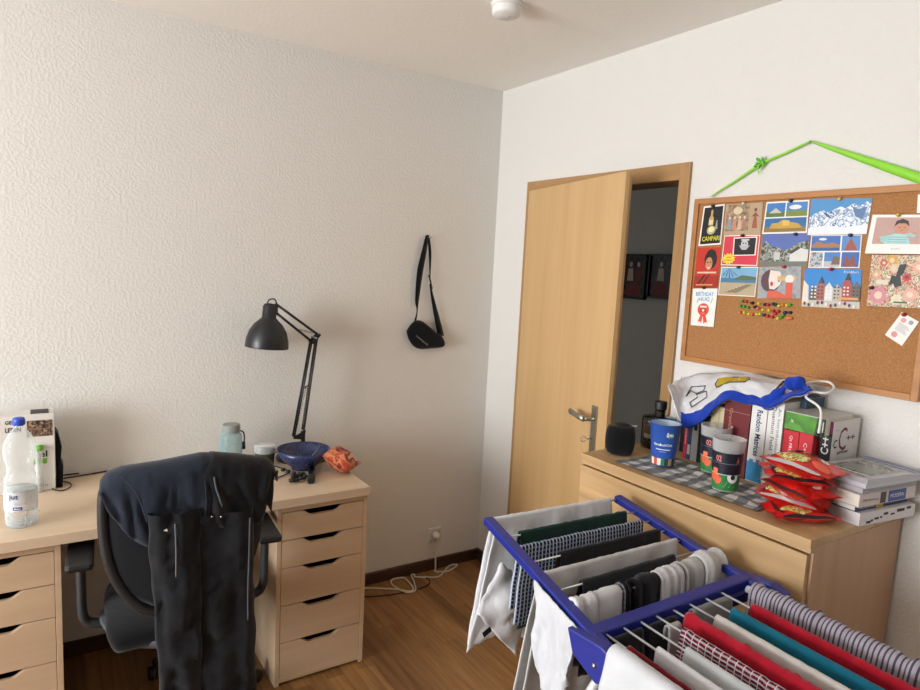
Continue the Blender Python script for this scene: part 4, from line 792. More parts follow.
CL2 = clear('e2e4e4', .38, .15)
def pr2(seed):
    def f_(o, c, R):
        patch(o, c, R, -3.14, 3.14, .05, .115, plain('1b1e2c', .4), 36); patch(o, c, R, -3.14, 3.14, .004, .052, plain('2c7a3a', .45), 36)
        R1 = lambda z: R(z)+.0004; R2 = lambda z: R(z)+.0008
        patch(o, c, R1, -3.1, 3.1, .0835, .0845, plain('8c90a0', .5), 30); patch(o, c, R1, -3.1, 3.1, .05, .052, plain('c8ccd0', .5), 30)
        wrap(o, '02', c, R1, -.75+seed, -.35+seed, .088, .106, plain('d8847c', .5)); wrap(o, 'A', c, R1, .62+seed, .85+seed, .086, .104, plain('c8806c', .5))
        for a, z, s_, m_ in ((-.85, .045, .017, 'e0603c'), (-.6, .035, .014, 'e0603c'), (-.8, .06, .01, 'e87a50')):
            P = [[(c.x+R1(z)*math.cos(q), c.y+R1(z)*math.sin(q), c.z+z+dz) for dz in (-s_*math.cos(k_), s_*math.cos(k_))] for k_, q in ((kk*.35, math.atan2(CAM.y-c.y, CAM.x-c.x)+a+seed+math.sin(kk*.35)*s_*22) for kk in range(-4, 5))]; o.grid(P, plain(m_, .5))
        a, z, s_ = .5, .045, .017
        for sc2, m_, rr_ in ((1, 'dfe2e4', R1), (.42, '1b1e20', R2)):
            P = [[(c.x+rr_(z)*math.cos(q), c.y+rr_(z)*math.sin(q), c.z+z+dz) for dz in (-s_*sc2*math.cos(k_), s_*sc2*math.cos(k_))] for k_, q in ((kk*.38, math.atan2(CAM.y-c.y, CAM.x-c.x)+a+seed*.4+math.sin(kk*.38)*s_*sc2*23) for kk in range(-4, 5))]; o.grid(P, plain(m_, .5))
        for k in range(9): patch(o, c, R1, -.1+.09*k, -.05+.09*k, .015+.006*(k % 4), .0175+.006*(k % 4), plain('b8ccb8', .5), 1)
    return f_
cup('plastic_cup', 'clear football print cup standing against the books', Vector((-.24, -1.592, TZ)), .036, .047, .146, CL2, pr2(.12))
cup('plastic_cup', 'clear football print cup at front of the checked towel', Vector((-.362, -1.722, TZ)), .035, .046, .150, CL2, pr2(0))
# ---- books standing against the wall
def book(name, label, x0, x1, y0, y1, z0, z1, cov, page=None, spine='x-', rz=0, tilt=0, draw=None, cat='book', lean=0):
    # spine towards the room (-x) unless stated; y0 > y1 is left to right
    c = Vector(((x0+x1)/2, (y0+y1)/2, z0)); t = thing(name, label, cat, c, rz); M3 = None; dx, dy, dz = abs(x1-x0)/2, abs(y0-y1)/2, z1-z0; ct = .0018
    o = MB(); 
    if spine == 'x-':
        for s_ in (-1, 1): o.box(-dx, dx, s_*dy-(ct if s_ > 0 else 0), s_*dy+(0 if s_ > 0 else ct), 0, dz, cov)
        o.box(-dx, -dx+ct, -dy+ct, dy-ct, 0, dz, cov)
    elif spine == 'flat-y':        # lying, spine towards -y
        o.box(-dx, dx, -dy, dy, 0, ct, cov); o.box(-dx, dx, -dy, dy, dz-ct, dz, cov); o.box(-dx, dx, -dy, -dy+ct, ct, dz-ct, cov)
    elif spine == 'flat-x':
        o.box(-dx, dx, -dy, dy, 0, ct, cov); o.box(-dx, dx, -dy, dy, dz-ct, dz, cov); o.box(-dx, -dx+ct, -dy, dy, ct, dz-ct, cov)
    elif spine == 'face':          # cover faces the room, spine on the left (+y)
        o.box(-dx, -dx+ct, -dy, dy, 0, dz, cov); o.box(dx-ct, dx, -dy, dy, 0, dz, cov); o.box(-dx+ct, dx-ct, dy-ct, dy, 0, dz, cov)
    if draw: draw(o, dx, dy, dz)
    o.build('cover', t); g = .003; o = MB(); pg = plain(page or 'e4dfd2', .8)
    if spine == 'x-': o.box(-dx+ct, dx-g, -dy+ct, dy-ct, g, dz-g, pg)
    elif spine == 'flat-y': o.box(-dx+g, dx-g, -dy+ct, dy-g, ct, dz-ct, pg)
    elif spine == 'flat-x': o.box(-dx+ct, dx-g, -dy+g, dy-g, ct, dz-ct, pg)
    else: o.box(-dx+ct, dx-ct, -dy+g, dy-ct, g, dz-g, pg)
    o.build('pages', t); return t
def spine_text(body, zt_, zb_, yc, h, mat, bold=False):       # reads downwards on a spine facing -x
    return lambda o, dx, dy, dz: o.text(body, (-dx-.0006, yc+h/2, zt_*dz), (0, 0, -(zt_-zb_)*dz), (0, -h, 0), mat, bold)
def multi(*fs): return lambda o, dx, dy, dz: [f_(o, dx, dy, dz) for f_ in fs]
def sp_rect(y0f, y1f, z0f, z1f, mat, l=.0004): return lambda o, dx, dy, dz: o.poly([(-dx-l, dy*y0f, dz*z0f), (-dx-l, dy*y1f, dz*z0f), (-dx-l, dy*y1f, dz*z1f), (-dx-l, dy*y0f, dz*z1f)], mat)
XS = -.2
WB = plain('e3e3e0', .45, var=.03)
book('book', 'thin red and pink spined book, first standing book from the left', -.185, -.02, -1.432, -1.446, CZ, 1.165, plain('c22c4a', .5), draw=spine_text('Analysis', .7, .3, 0, .007, WB))
book('book', 'blue spined book second from the left of the standing row', -.185, -.02, -1.447, -1.461, CZ, 1.17, plain('2f5d8c', .5), draw=sp_rect(-.8, .8, .1, .3, WB))
book('book', 'pale grey book standing half behind the clear cup', -.185, -.02, -1.462, -1.487, CZ, 1.175, plain('c9cdd0', .5), draw=sp_rect(-.5, .5, .6, .7, DK))
book('book', 'dark spined book standing behind the clear cup', -.185, -.02, -1.488, -1.53, CZ, 1.165, plain('23252c', .5), draw=sp_rect(-.7, .7, .75, .8, plain('b0b0a8')))
book('book', 'cream book standing just left of the maroon book', -.19, -.02, -1.533, -1.583, CZ, 1.205, plain('cdc39a', .55), draw=multi(spine_text('Penguin Atlas', .95, .5, -.004, .009, plain('9a6a44')), sp_rect(-.6, .6, .3, .34, plain('a8885c'))))
book('book', 'thick maroon hardback standing between cream and white books', -.2, -.02, -1.586, -1.676, CZ, 1.235, plain('6a1820', .45), draw=multi(spine_text('Gravitation', .9, .45, .02, .012, plain('c08a6c')), sp_rect(-.96, .96, .86, .865, plain('b08468'))))
book('book', 'white book with navy lettering and light blue foot on its spine', XS, -.02, -1.68, -1.73, CZ, 1.242, WB, draw=multi(spine_text('Random Matrices', .93, .34, -.002, .019, plain('23346e', .5), True), sp_rect(-.98, .98, .01, .26, plain('2f8cc0', .5)), sp_rect(.2, .7, .26, .29, plain('2f8cc0', .5)), sp_rect(-.7, -.2, .26, .3, plain('2f8cc0', .5))))
book('book', 'white quantum field theory book with two lines of grey lettering', XS, -.02, -1.733, -1.781, CZ, 1.262, WB, draw=multi(spine_text('Quantum Field Theory', .95, .15, .006, .015, plain('3c3f44', .5)), spine_text('An Introduction to', .93, .3, -.012, .009, plain('6f7478', .5))))
RB = plain('c4222e', .4)
book('book', 'red programming book standing left of the other red book', -.195, -.02, -1.785, -1.83, CZ, 1.186, RB, draw=multi(spine_text('Qt PROGRAMMING', .92, .2, 0, .010, WB)))
book('book', 'red book with short white title standing right of the other red book', -.195, -.02, -1.832, -1.871, CZ, 1.188, RB, draw=multi(spine_text('C++ kurz', .85, .45, .0, .010, WB)))
book('book', 'dark blue book standing behind the green lying book', -.12, -.02, -1.784, -1.80, 1.243, 1.243+.03, plain('2c4a64', .5), spine='x-')
# C++ book: black spine to the room, white cover towards the chest's right end
def cpp(o, dx, dy, dz):
    e = dx+.0006; o.poly([(-e, dy, 0), (-e, -dy, 0), (-e, -dy, dz), (-e, dy, dz)], plain('17181c', .4)); o.poly([(-e-.0003, dy-.001, dz*.84), (-e-.0003, -dy+.001, dz*.84), (-e-.0003, -dy+.001, dz*.99), (-e-.0003, dy-.001, dz*.99)], plain('8a2a6a', .5))
    o.text('C++', (-e-.0004, -.011, dz*.58), (0, 0, .052), (0, .022, 0), WB, True)
    f_ = -dy-.0006
    o.text('C', (-dx+.010, f_, dz*.66), (.018, 0, 0), (0, 0, .026), BLK, True); o.text('C', (-dx+.036, f_, dz*.62), (.042, 0, 0), (0, 0, .068), plain('6a1c24', .5)); o.text('++', (-dx+.078, f_, dz*.74), (.045, 0, 0), (0, 0, .014), plain('6a1c24', .5), True)
    o.text('primer', (-dx+.036, f_, dz*.57), (.06, 0, 0), (0, 0, .012), BLK, True); o.text('second', (-dx+.014, f_, dz*.88), (.02, 0, 0), (0, 0, .004), plain('8a5a70'))
book('book', 'book with black spine and white cover showing a large red C and plus signs', -.165, -.018, -1.874, -1.908, CZ, 1.232, plain('dedad8', .4), draw=cpp)
# green book lying on the red books
t = thing('book', 'green book lying on top of the red books', 'book', (-.105, -1.845, 1.19), 0)
o = MB(); G1 = noisy('green_cover', ['5aa032', '3f7a2a', '7cc04a'], 12, 2, .35); o.box(-.095, .06, -.058, .058, 0, .002, G1); o.box(-.095, .06, -.058, .058, .05, .052, plain('c8cac4', .35)); o.box(-.095, -.093, -.058, .058, .002, .05, G1); o.text('it', (-.0956, .04, .022), (0, -.008, 0), (0, 0, .010), WB); o.poly([(-.0955, -.03, .001), (-.0955, -.058, .001), (-.0955, -.058, .051), (-.0955, -.035, .051)], plain('2c4420', .4)); o.poly([(-.0958, -.051, .012), (-.0958, -.054, .012), (-.0958, -.054, .042), (-.0958, -.051, .042)], WB); o.build('cover', t)
o = MB(); o.box(-.093, .057, -.055, .055, .002, .05, plain('e4dfd2', .8)); o.build('pages', t)
# ---- white and blue printed cloth bag lying over the books
WC = fabric('dadbe0', .12); BC = fabric('1c3fae', .25)
front = [(671, 392), (676, 410), (684, 428), (700, 424), (716, 408), (732, 402), (750, 404), (768, 410), (784, 400), (800, 396), (812, 393)]
topl = [(673, 388), (680, 380), (690, 376), (705, 373), (722, 372), (742, 374), (762, 377), (780, 379), (795, 382), (806, 385), (814, 389)]
t = thing('cloth_bag', 'white cloth bag with blue hem and outlined lettering draped over books', 'bag', (-.12, -1.62, 1.26)); O = t.location
fr_ = bez([at(x, y, 'x', -.225+.0*i) for i, (x, y) in enumerate(front)], 6); tp2 = bez([at(x, y, 'x', -.06) for x, y in topl], 6)
def bag_surface(f0, f1, lift=0, n=14, bulge=.035):
    rows = []
    for i, (a, b) in enumerate(zip(fr_, tp2)):
        row = []
        for j in range(n+1):
            v_ = f0+(f1-f0)*j/n; p = a+(b-a)*v_; s_ = math.sin(PI*min(1, v_))
            p = p+Vector((-.75, 0, .66))*(bulge*s_*(.65+.35*math.sin(i*.19+1)))+Vector((-.6, 0, .7))*(.016*nz(i*.16, v_*3.2, 4)+.009*nz(i*.42, v_*7, 8)*min(1, .3+s_)+lift); row.append(p)
        rows.append(row)
    return rows
o = MB(O); g = bag_surface(.02, 1.0, 0, 22); back = [[r_[-1], Vector((-.02, r_[-1].y, r_[-1].z-.012)), Vector((-.02, r_[-1].y, max(1.245, r_[-1].z-.06)))] for r_ in g]
o.grid(g, WC); o.grid(back, WC); o.build('bag_cloth', t, solid=.004)
o = MB(O); g = [r_ for r_ in bag_surface(.0, .20, .006, 8, .03)[11:]]; o.grid(g, BC); lab(o.build('blue_hem', t, solid=.006), 'royal blue hem band')
cl = [at(x, y, 'x', -.2) for x, y in ((764, 406), (776, 396), (787, 386), (797, 383), (806, 388), (804, 394))]; o = MB(O)
o.tube(bez(cl, 8), lambda q: .016+.006*math.sin(q*14)+.004*math.sin(q*31), BC, 12); lab(o.build('blue_fold', t), 'crumpled blue fold')
def onbag(i, v_): 
    i = max(0, min(len(fr_)-2, i)); k = int(i); f_ = i-k; r_ = bag_surface_cache; a = r_[k]; b = r_[k+1]; j = max(0, min(17.999, (v_-.22)/.78*18)); jj = int(j); g_ = j-jj
    return (a[jj]*(1-g_)+a[jj+1]*g_)*(1-f_)+(b[jj]*(1-g_)+b[jj+1]*g_)*f_+Vector((-.0035, 0, .0035))
bag_surface_cache = bag_surface(.22, 1.0, 0, 18)
def outl(o, pts, mat, r=.0016): o.tube([onbag(a, b) for a, b in pts+[pts[0]]], r, mat, 5)
o = MB(O)
outl(o, [(13, .50), (14, .64), (16, .58), (19, .56), (19.5, .64), (17, .70), (14, .72)], BLK); outl(o, [(15, .32), (14.4, .40), (17, .46), (16.4, .53), (20, .52), (20.4, .38)], BLK)
o.build('letter_outline', t); o = MB(O); Yb = plain('c8b028', .5); Pg = [[onbag(24+i*1.3, .45+.13*j) for j in range(3)] for i in range(9)]; o.grid(Pg, Yb); outl(o, [(24, .45), (29, .43), (34.4, .45), (35.2, .58), (34.2, .7), (29, .73), (24, .7), (23.2, .58)], BLK)
lab(o.build('yellow_badge', t), 'yellow badge with black outline')
for k in range(4): o = MB(O); o.tube([onbag(44+k*1.6, .45), onbag(45.2+k*1.6, .78)], .0028, BLK, 5); o.build('black_stroke', t)
o = MB(O)
cord = plain('e6e6e2', .6); o = MB(O); o.tube(bez([at(795, 386, 'x', -.14), at(812, 382, 'x', -.12), at(828, 382, 'x', -.12), at(834, 388, 'x', -.14), at(826, 393, 'x', -.18), at(812, 392, 'x', -.2), at(806, 397, 'x', -.215), at(817, 405, 'x', -.222), at(821, 412, 'x', -.224), at(820, 425, 'x', -.224), at(818, 436, 'x', -.226)], 8), .0035, cord, 8)
o.tube([at(818, 433, 'x', -.226), at(817, 438, 'x', -.226)], .006, BLK, 8); lab(o.build('drawstring', t), 'white drawstring')
# ---- stack of lying books at the right
def stk(label, z0, h, x0, x1, y0, y1, cov, page, rz, name='book', draw=None, sp_='flat-y'): return book(name, label, x0, x1, y0, y1, z0, z0+h, cov, page, sp_, rz, draw=draw)
def side_draw(*items):
    def f_(o, dx, dy, dz):
        for kind, a, b, c_, d_, m_ in items:
            if kind == 'r': o.poly([(-dx+2*dx*a, -dy-.0005, dz*c_), (-dx+2*dx*b, -dy-.0005, dz*c_), (-dx+2*dx*b, -dy-.0005, dz*d_), (-dx+2*dx*a, -dy-.0005, dz*d_)], m_)
            else: o.text(kind, (-dx+2*dx*a, -dy-.0008, dz*c_), (2*dx*(b-a), 0, 0), (0, 0, dz*(d_-c_)), m_)
    return f_
INK = plain('2c2a2c', .6); PB = plain('d8d2d4', .5)
zb = CZ
stk('white thick book with black brush marks, lowest of the right stack', zb, .034, -.262, -.028, -1.925, -2.068, PB, 'd5cfcf', -.13, draw=side_draw(('r', .12, .2, .1, .3, INK), ('r', .2, .24, .2, .38, INK), ('r', .26, .34, .3, .48, INK), ('r', .36, .4, .35, .5, INK), ('r', .42, .5, .55, .75, INK), ('r', .55, .62, .45, .6, INK), ('r', .66, .8, .6, .85, INK), ('r', .84, .92, .7, .9, INK)))
zb += .0345
stk('dark blue thin book with yellow patch on spine in the right stack', zb, .015, -.266, -.035, -1.925, -2.052, plain('2a3f66', .5), None, -.10, draw=side_draw(('r', .38, .52, 0, 1, plain('c8a838', .5)), ('The Feynman', .05, .35, .3, .7, WB)))
zb += .0155
stk('pale pink thick book with blue label on spine in the right stack', zb, .034, -.272, -.026, -1.925, -2.064, plain('cfc2c0', .5), None, -.11, draw=side_draw(('r', .36, .46, .05, .95, plain('3c3034', .5)), ('r', .5, .82, .05, .95, plain('3a4c94', .5)), ('MODERN', .54, .78, .35, .65, WB), ('Mechanics', .06, .32, .4, .62, plain('6a5a5c'))))
zb += .0345
stk('grey softcover volume in the right stack, under the glossy magazine', zb, .016, -.262, -.028, -1.925, -2.066, plain('9a9698', .4), 'b8b0b2', -.12, draw=side_draw(('r', .1, .9, .45, .55, plain('7c7880'))))
zb += .0165
stk('white blue-edged softcover in the right stack, second from its top', zb, .012, -.262, -.022, -1.925, -2.072, plain('c4c8d4', .35), 'c8c2c6', -.12)
zb += .0125
def mag(o, dx, dy, dz):
    z = dz+.0005; M1 = noisy('magazine_photo', ['8c8f92', '6e6f6a', 'a8a59c', '54605a', 'b8aaa0'], 34, 4, .22)
    o.poly([(-dx+.012, -dy+.02, z), (dx-.05, -dy+.02, z), (dx-.05, dy-.02, z), (-dx+.012, dy-.02, z)], M1)
    for k, (a, m_) in enumerate(((.044, '3c5aa8'), (.034, 'e8ecf4'), (.026, '3c5aa8'), (.016, '6a86c8'))): o.poly([(dx-a, -dy, z+.0002), (dx-a+.005, -dy, z+.0002), (dx-a+.005, dy, z+.0002), (dx-a, dy, z+.0002)], plain(m_, .4))
    o.poly([(-dx+.05, -dy+.03, z+.0004), (-dx+.12, -dy+.03, z+.0004), (-dx+.12, dy-.03, z+.0004), (-dx+.05, dy-.03, z+.0004)], plain('8a9088', .25)); o.poly([(-dx+.03, -dy, z+.0004), (-dx+.038, -dy, z+.0004), (-dx+.038, dy, z+.0004), (-dx+.03, dy, z+.0004)], plain('d4d8dc', .3))
stk('glossy grey magazine with blue stripes, topmost of the right stack', zb, .012, -.262, -.02, -1.925, -2.076, plain('b8b6bc', .3), 'b0a8ac', -.13, name='magazine', draw=mag)
# ---- red noodle packets
sil = plain('c9c9cc', .25, .6)
RF = noisy('red_foil', ['d0201c', 'b81a18', 'd8302a', 'c4201c'], 7, 2, .3)
def foil_art(o, top, nu, nv, kind=0):
    def pl(pts, m_): o.poly([topat(top, nu, nv, a, b, .0022) for a, b in pts], m_)
    def gr(a0, a1, b0, b1, m_, n=8):
        o.grid([[topat(top, nu, nv, a0+(a1-a0)*i/n, b0+(b1-b0)*(.5+(j/n-.5)*math.sin(PI*(.08+.84*i/n))), .0014) for j in range(n+1)] for i in range(n+1)], m_)
    if kind != 2: gr(.14, .64, .06, .50, noisy('noodle_photo', ['d8c060', 'a86a28', 'e8dc9c', '8cae3a', 'c8502c', '5c2a18'], 70, 3, .4)); gr(.68, .92, .15, .42, plain('e8604a', .35), 5)
    gr(.3, .4, .52, .8, BLK, 4); gr(.42, .5, .54, .78, WHT, 4); gr(.52, .64, .5, .8, BLK, 4); gr(.68, .8, .5, .74, plain('e8d8d0', .4), 4); gr(.11, .16, .1, .8, plain('3a2020', .4), 5); o.grid([[topat(top, nu, nv, .1+.8*i/8, b, .0014) for b in (.012, .06)] for i in range(9)], [BLK, sil, plain('3a1a18', .4)][kind])
sil = plain('c9c9cc', .25, .6)
stackp = [(-.365, -1.947, 1.018, .17, .11, .036, 1.35, 0, 0), (-.345, -1.915, 1.047, .172, .12, .040, .62, .04, .05), (-.36, -1.937, 1.077, .168, .12, .040, .15, -.05, 0), (-.34, -1.915, 1.107, .17, .12, .040, 1.1, .05, .05), (-.345, -1.935, 1.139, .178, .13, .046, .4, -.04, .05)]
lb = ['red noodle packet at the bottom of the packet pile', 'red noodle packet second from the bottom of the pile', 'red noodle packet at the middle of the pile', 'red noodle packet second from the top of the pile', 'red noodle packet with bowl picture on top of the pile']
for k, (x, y, z, sx, sy, h, rz, ti, rl) in enumerate(stackp):
    pillow_pack('noodle_packet', lb[k], (x, y, z), sx, sy, h, rz-PI/2-.35, ti, RF, 1.7*k+2, 'packet', 'red noodle packets on the chest', extra=lambda o, t_, a, b, kk=k: foil_art(o, t_, a, b, kk % 3), crimp=.012, rl=rl)
# ================================================================ DRYING RACK
Z0 = .87
hL, hR = Vector((-1.08, -1.925, Z0)), Vector((-.555, -1.925, Z0)); wL, wR = Vector((-1.015, -1.458, .930)), Vector((-.542, -1.48, .927))
MD = Vector((-.035, -1, 0)).normalized()
t = thing('drying_rack', 'blue and white folding drying rack hung with washing before the chest', 'drying rack', (-.85, -2.3, 0)); O = t.location
WR = plain('d8dadd', .35, .3)
def rail(name, a, b, w_=.013, h=.011, mat=BLUE, p=t):
    a, b = Vector(a), Vector(b); d = (b-a); n = Vector((-d.y, d.x, 0)).normalized()*w_; zv = d.normalized().cross(n).normalized()*h
    o = MB(O); o.obox((a+b)/2, d/2, n, zv, mat); return o.build(name, p, bevel=.004)
eL = hL+(hL-wL).normalized()*.06; eR = hR+(hR-wR).normalized()*.06
rail('wing_rail', wL, eL, .014); rail('wing_rail', wR, eR, .014)
ca, cb = hL+Vector((-.01, -.01, -.004)), hR+Vector((.01, -.01, -.004))
rail('crossbar', ca, cb, .017, .014)
o = MB(O); a_, b_q = ca+Vector((.02, -.026, -.02)), cb+Vector((-.02, -.026, -.02)); o.obox((a_+b_q)/2, (b_q-a_)/2, (0, .006, 0), (0, 0, .012), BLUED); o.build('crossbar_lip', t)
for s_, h_, e_ in ((-1, hL, eL), (1, hR, eR)):
    o = MB(O); c = h_+Vector((s_*.018, 0, 0)); y0 = .03
    ring = [c+Vector((-.012*s_, y0, .004)), c+Vector((-.012*s_, y0-.02, -.045)), c+Vector((-.012*s_, -.06, -.072)), c+Vector((-.012*s_, -.10, -.055)), c+Vector((-.012*s_, -.11, .0)), c+Vector((-.012*s_, -.07, .012))]
    o.prism(ring if s_ > 0 else ring[::-1], (.03*s_, 0, 0), BLUE); hb_ = o.build('hub', t, bevel=.004)
    o = MB(O); o.lathe([(0, 0), (.006, 0), (.005, .003), (0, .004)], c+Vector((.018*s_, -.055, -.035)), CHR, 14, axis=(s_, 0, 0)); o.build('bolt', hb_)
for k in range(8):
    q = .035+k*.066; q = [.0, .185, .315, .445, .57, .70, .83][k] if k < 7 else .93
    if k == 7: continue
    a = wL+(hL-wL)*(q*.98+.02); b = wR+(hR-wR)*(q*.98+.02)
    o = MB(O); o.tube([a, b], .0022, WR, 7); o.build('wing_rod', t)
RX = [-1.057, -1.005, -.953, -.903, -.847, -.791, -.734, -.675]; RL = 1.05
for x in RX:
    o = MB(O); p = Vector((x, -1.94, Z0)); o.tube([p, p+MD*RL], .0024, WR, 7); o.build('rod', t)
for s_, x in ((-1, -1.098), (1, -.600)):
    o = MB(O); p = Vector((x, -1.97, Z0)); o.tube([p, p+MD*RL], .009, WR, 12); o.build('side_tube', t)
ne = Vector((-1.098, -1.97, Z0))+MD*RL; nf = Vector((-.6, -1.97, Z0))+MD*RL; o = MB(O); o.tube([ne, nf], .009, WR, 12); o.build('end_tube', t)
for a, b in (((-1.092, -1.985, Z0-.05), (-1.10, -1.60, .012)), ((-.59, -1.985, Z0-.05), (-.58, -1.60, .012)), ((-1.13, -2.95, Z0), (-1.13, -2.3, .012)), ((-.63, -2.95, Z0), (-.62, -2.3, .012))):
    o = MB(O); o.tube([a, b], .0105, WR, 12); o.build('leg', t)
for y, x0, x1 in ((-1.60, -1.10, -.58), (-2.3, -1.13, -.62)): o = MB(O); o.tube([(x0, y, .012), (x1, y, .012)], .0105, WR, 12); o.build('foot_bar', t)
# ================================================================ WASHING
def drape(name, label, cat, A_, B_, d0, d1, mat, seed=1., r=.006, gap=.010, amp=.006, thick=.003, flare=(0, 0), hem=.12, bunch=0, group=None, kx=24, side=1, mid=None, sway=(0, 0)):
    A_, B_ = Vector(A_), Vector(B_); Lv = B_-A_; L = Lv.length; tt = Lv.normalized(); nn = Vector((tt.y, -tt.x, 0)).normalized(); org = (A_+B_)/2; o = MB(org)
    nu = max(6, int(L/.0085)); ds = .011; n0 = max(2, int(d0/ds)); n1 = max(2, int(d1/ds)); arc = 8; P = []; UV = []
    for i in range(nu+1):
        u_ = i/nu; row = []; ur = []; s0 = d0*(1+hem*nz(u_*4*L/.4, seed, 1)+.25*hem*nz(u_*19, seed, 2)); s1 = d1*(1+hem*nz(u_*4*L/.4, seed+9, 1)+.25*hem*nz(u_*19, seed, 5))
        rr = r*(1+bunch*nz(u_*L*55, seed, 4)+bunch*.6*nz(u_*L*130, seed, 6))
        prof = [(-1, s0*(1-k/n0)) for k in range(n0)]+[(0, k/arc) for k in range(arc+1)]+[(1, s1*((k+1)/n1)) for k in range(n1)]
        for sd_, q in prof:
            if sd_ == 0: an = PI*(1-q); off = rr*math.cos(an); z = rr*math.sin(an); h = 0; s_ = (q-.5)*PI*rr
            else:
                h = q; g_ = min(1, h/.05)
                off = sd_*(rr+gap*g_+.35*gap*h/.3); z = -h; s_ = sd_*(h+PI*rr/2)
                wv = nz(u_*L*kx*.55+seed, h*3.2, sd_*3+seed)+.55*nz(u_*L*kx*1.5+seed, h*7, sd_)+.5*math.sin(u_*L*kx*2.6+h*5*math.sin(seed)+seed*sd_)
                off += amp*wv*min(1, .15+h/.12)+sway[0 if sd_ < 0 else 1]*h
            al = u_*L+((-flare[0]*(1-u_)+flare[1]*u_)*h)+.004*nz(h*14, u_*6, seed); zz_ = z+.0015*nz(u_*L*60, s_*30, seed)
            row.append(A_+tt*al+nn*off+Vector((0, 0, zz_))+Lv.normalized().z*Vector((0, 0, 0))); ur.append((u_*L, s_))
        P.append(row); UV.append(ur)
    o.grid(P, mat, UV); ob = o.build(name, solid=thick); return tag(ob, label, cat, group)
def wr(k, u0_, u1_):        # a stretch of wing rod k, u measured in image-left to right
    q = [.0, .185, .315, .445, .57, .70, .83][k]*.98+.02; a = wL+(hL-wL)*q; b = wR+(hR-wR)*q; return a+(b-a)*u0_+Vector((0, 0, .003)), a+(b-a)*u1_+Vector((0, 0, .003))
WSH = fabric('c6c9cf', .12); GSH = fabric('c6c6c6', .2); LG = fabric('a9a8a6', .2); BKC = fabric('141518', .3); DGC = fabric('24262b', .3); DGR = fabric('12332c', .25)
# nn points to camera-left/near side (-y) for wing rods => side 1 = near
# wing rods: A left, B right
shirt = drape('shirt', 'long white shirt hanging on the far end of the rack wing', 'shirt', *wr(0, .03, .92), .33, .36, fabric('dddfe3', .12), 2.2, gap=.008, amp=.009, hem=.14, flare=(.21, .0), sway=(.10, .0), kx=20, bunch=.25)
o = MB(shirt.location); cr = [at(*q, 'y', -1.505) for q in ((500, 560), (474, 612), (512, 653), (530, 596))]; P = []
for i in range(17):
    row = []
    for j in range(17):
        a, b = i/16, j/16; p = (cr[0]*(1-a)+cr[3]*a)*(1-b)+(cr[1]*(1-a)+cr[2]*a)*b
        ed = min(1, 6*min(a, 1-a)); row.append(p+Vector((.006*nz(b*5, a*4, 1), -.012-.022*math.sin(PI*a)*math.sin(PI*min(1, b*1.1))-.014*nz(a*4+b*2, b*1.4, 6)-.006*nz(a*9+b*4, b*2, 2)+.02*(1-ed)*0, .01*nz(a*5, b*5, 4))))
    P.append(row)
o.grid(P, fabric('dddfe3', .12)); o.build('sleeve', shirt, solid=.003)
o = MB(shirt.location); pt = at(487, 632, 'y', -1.535); o.obox(pt, (.012, 0, .006), (0, .001, 0), (-.003, 0, .007), BLKF); lab(o.build('care_tag', shirt), 'small black tag')
drape('towel', 'dark green towel on the rack between the white shirt and checked shorts', 'towel', *wr(1, .10, .89), .22, .26, DGR, 4.1, gap=.007, amp=.003, hem=.05, bunch=.3)
drape('shorts', 'navy and white checked shorts hanging near the far end of rack', 'shorts', *wr(2, .03, .90), .16, .20, plaid('navy_check', '1b2238', 'b8c2d2', '9aa6bc', .011, .3), 6.3, gap=.006, amp=.004, hem=.12, flare=(.10, 0), bunch=.3)
drape('t_shirt', 'plain black garment on the rack between checked shorts and grey shirt', 't-shirt', *wr(3, .20, .93), .22, .24, BKC, 8.4, gap=.008, amp=.004, hem=.06, bunch=.3)
drape('t_shirt', 'light grey shirt with long white front on the middle of the wing', 't-shirt', *wr(4, .01, .94), .36, .50, GSH, 10.2, gap=.008, amp=.008, hem=.06, flare=(.18, 0), bunch=.2, kx=20)
drape('t_shirt', 'charcoal garment on the rack beside the row of socks', 't-shirt', *wr(5, .16, .79), .22, .22, DGC, 12.7, gap=.008, amp=.005, hem=.08, bunch=.2)
SOXR = (.014, .013, .014, .015, .02, .017, .026)
SOX = [('white sock at the left rail end of the sock row', 0.02, .14, 'd9dade', .13), ('white sock hanging beside the dotted black sock', .15, .29, 'd2d3d6', .10), ('black sock with small pale dots in the sock row', .30, .37, None, .12), ('plain black sock in the middle of the sock row', .38, .55, '15161a', .15), ('bunched white sock right of the black sock', .54, .69, 'cfd0d2', .15), ('grey white sock hanging near the right rail', .71, .83, 'b4b4b2', .12), ('white sock bunched against the right rail', .84, 1.0, 'cccccb', .10)]
DOT = plaid('dotted_black', '131417', '6a6d72', '131417', .012, .22)
for l, u0_, u1_, h, d in SOX:
    drape('sock', l, 'sock', *wr(6, u0_, u1_), d, d*.8, DOT if h is None else fabric(h, .15), 20+u0_*9, r=SOXR[[q_[0] for q_ in SOX].index(l)], gap=.004, amp=.006, thick=.008, hem=.2, bunch=.7, group='socks along the last wing rod', kx=40)
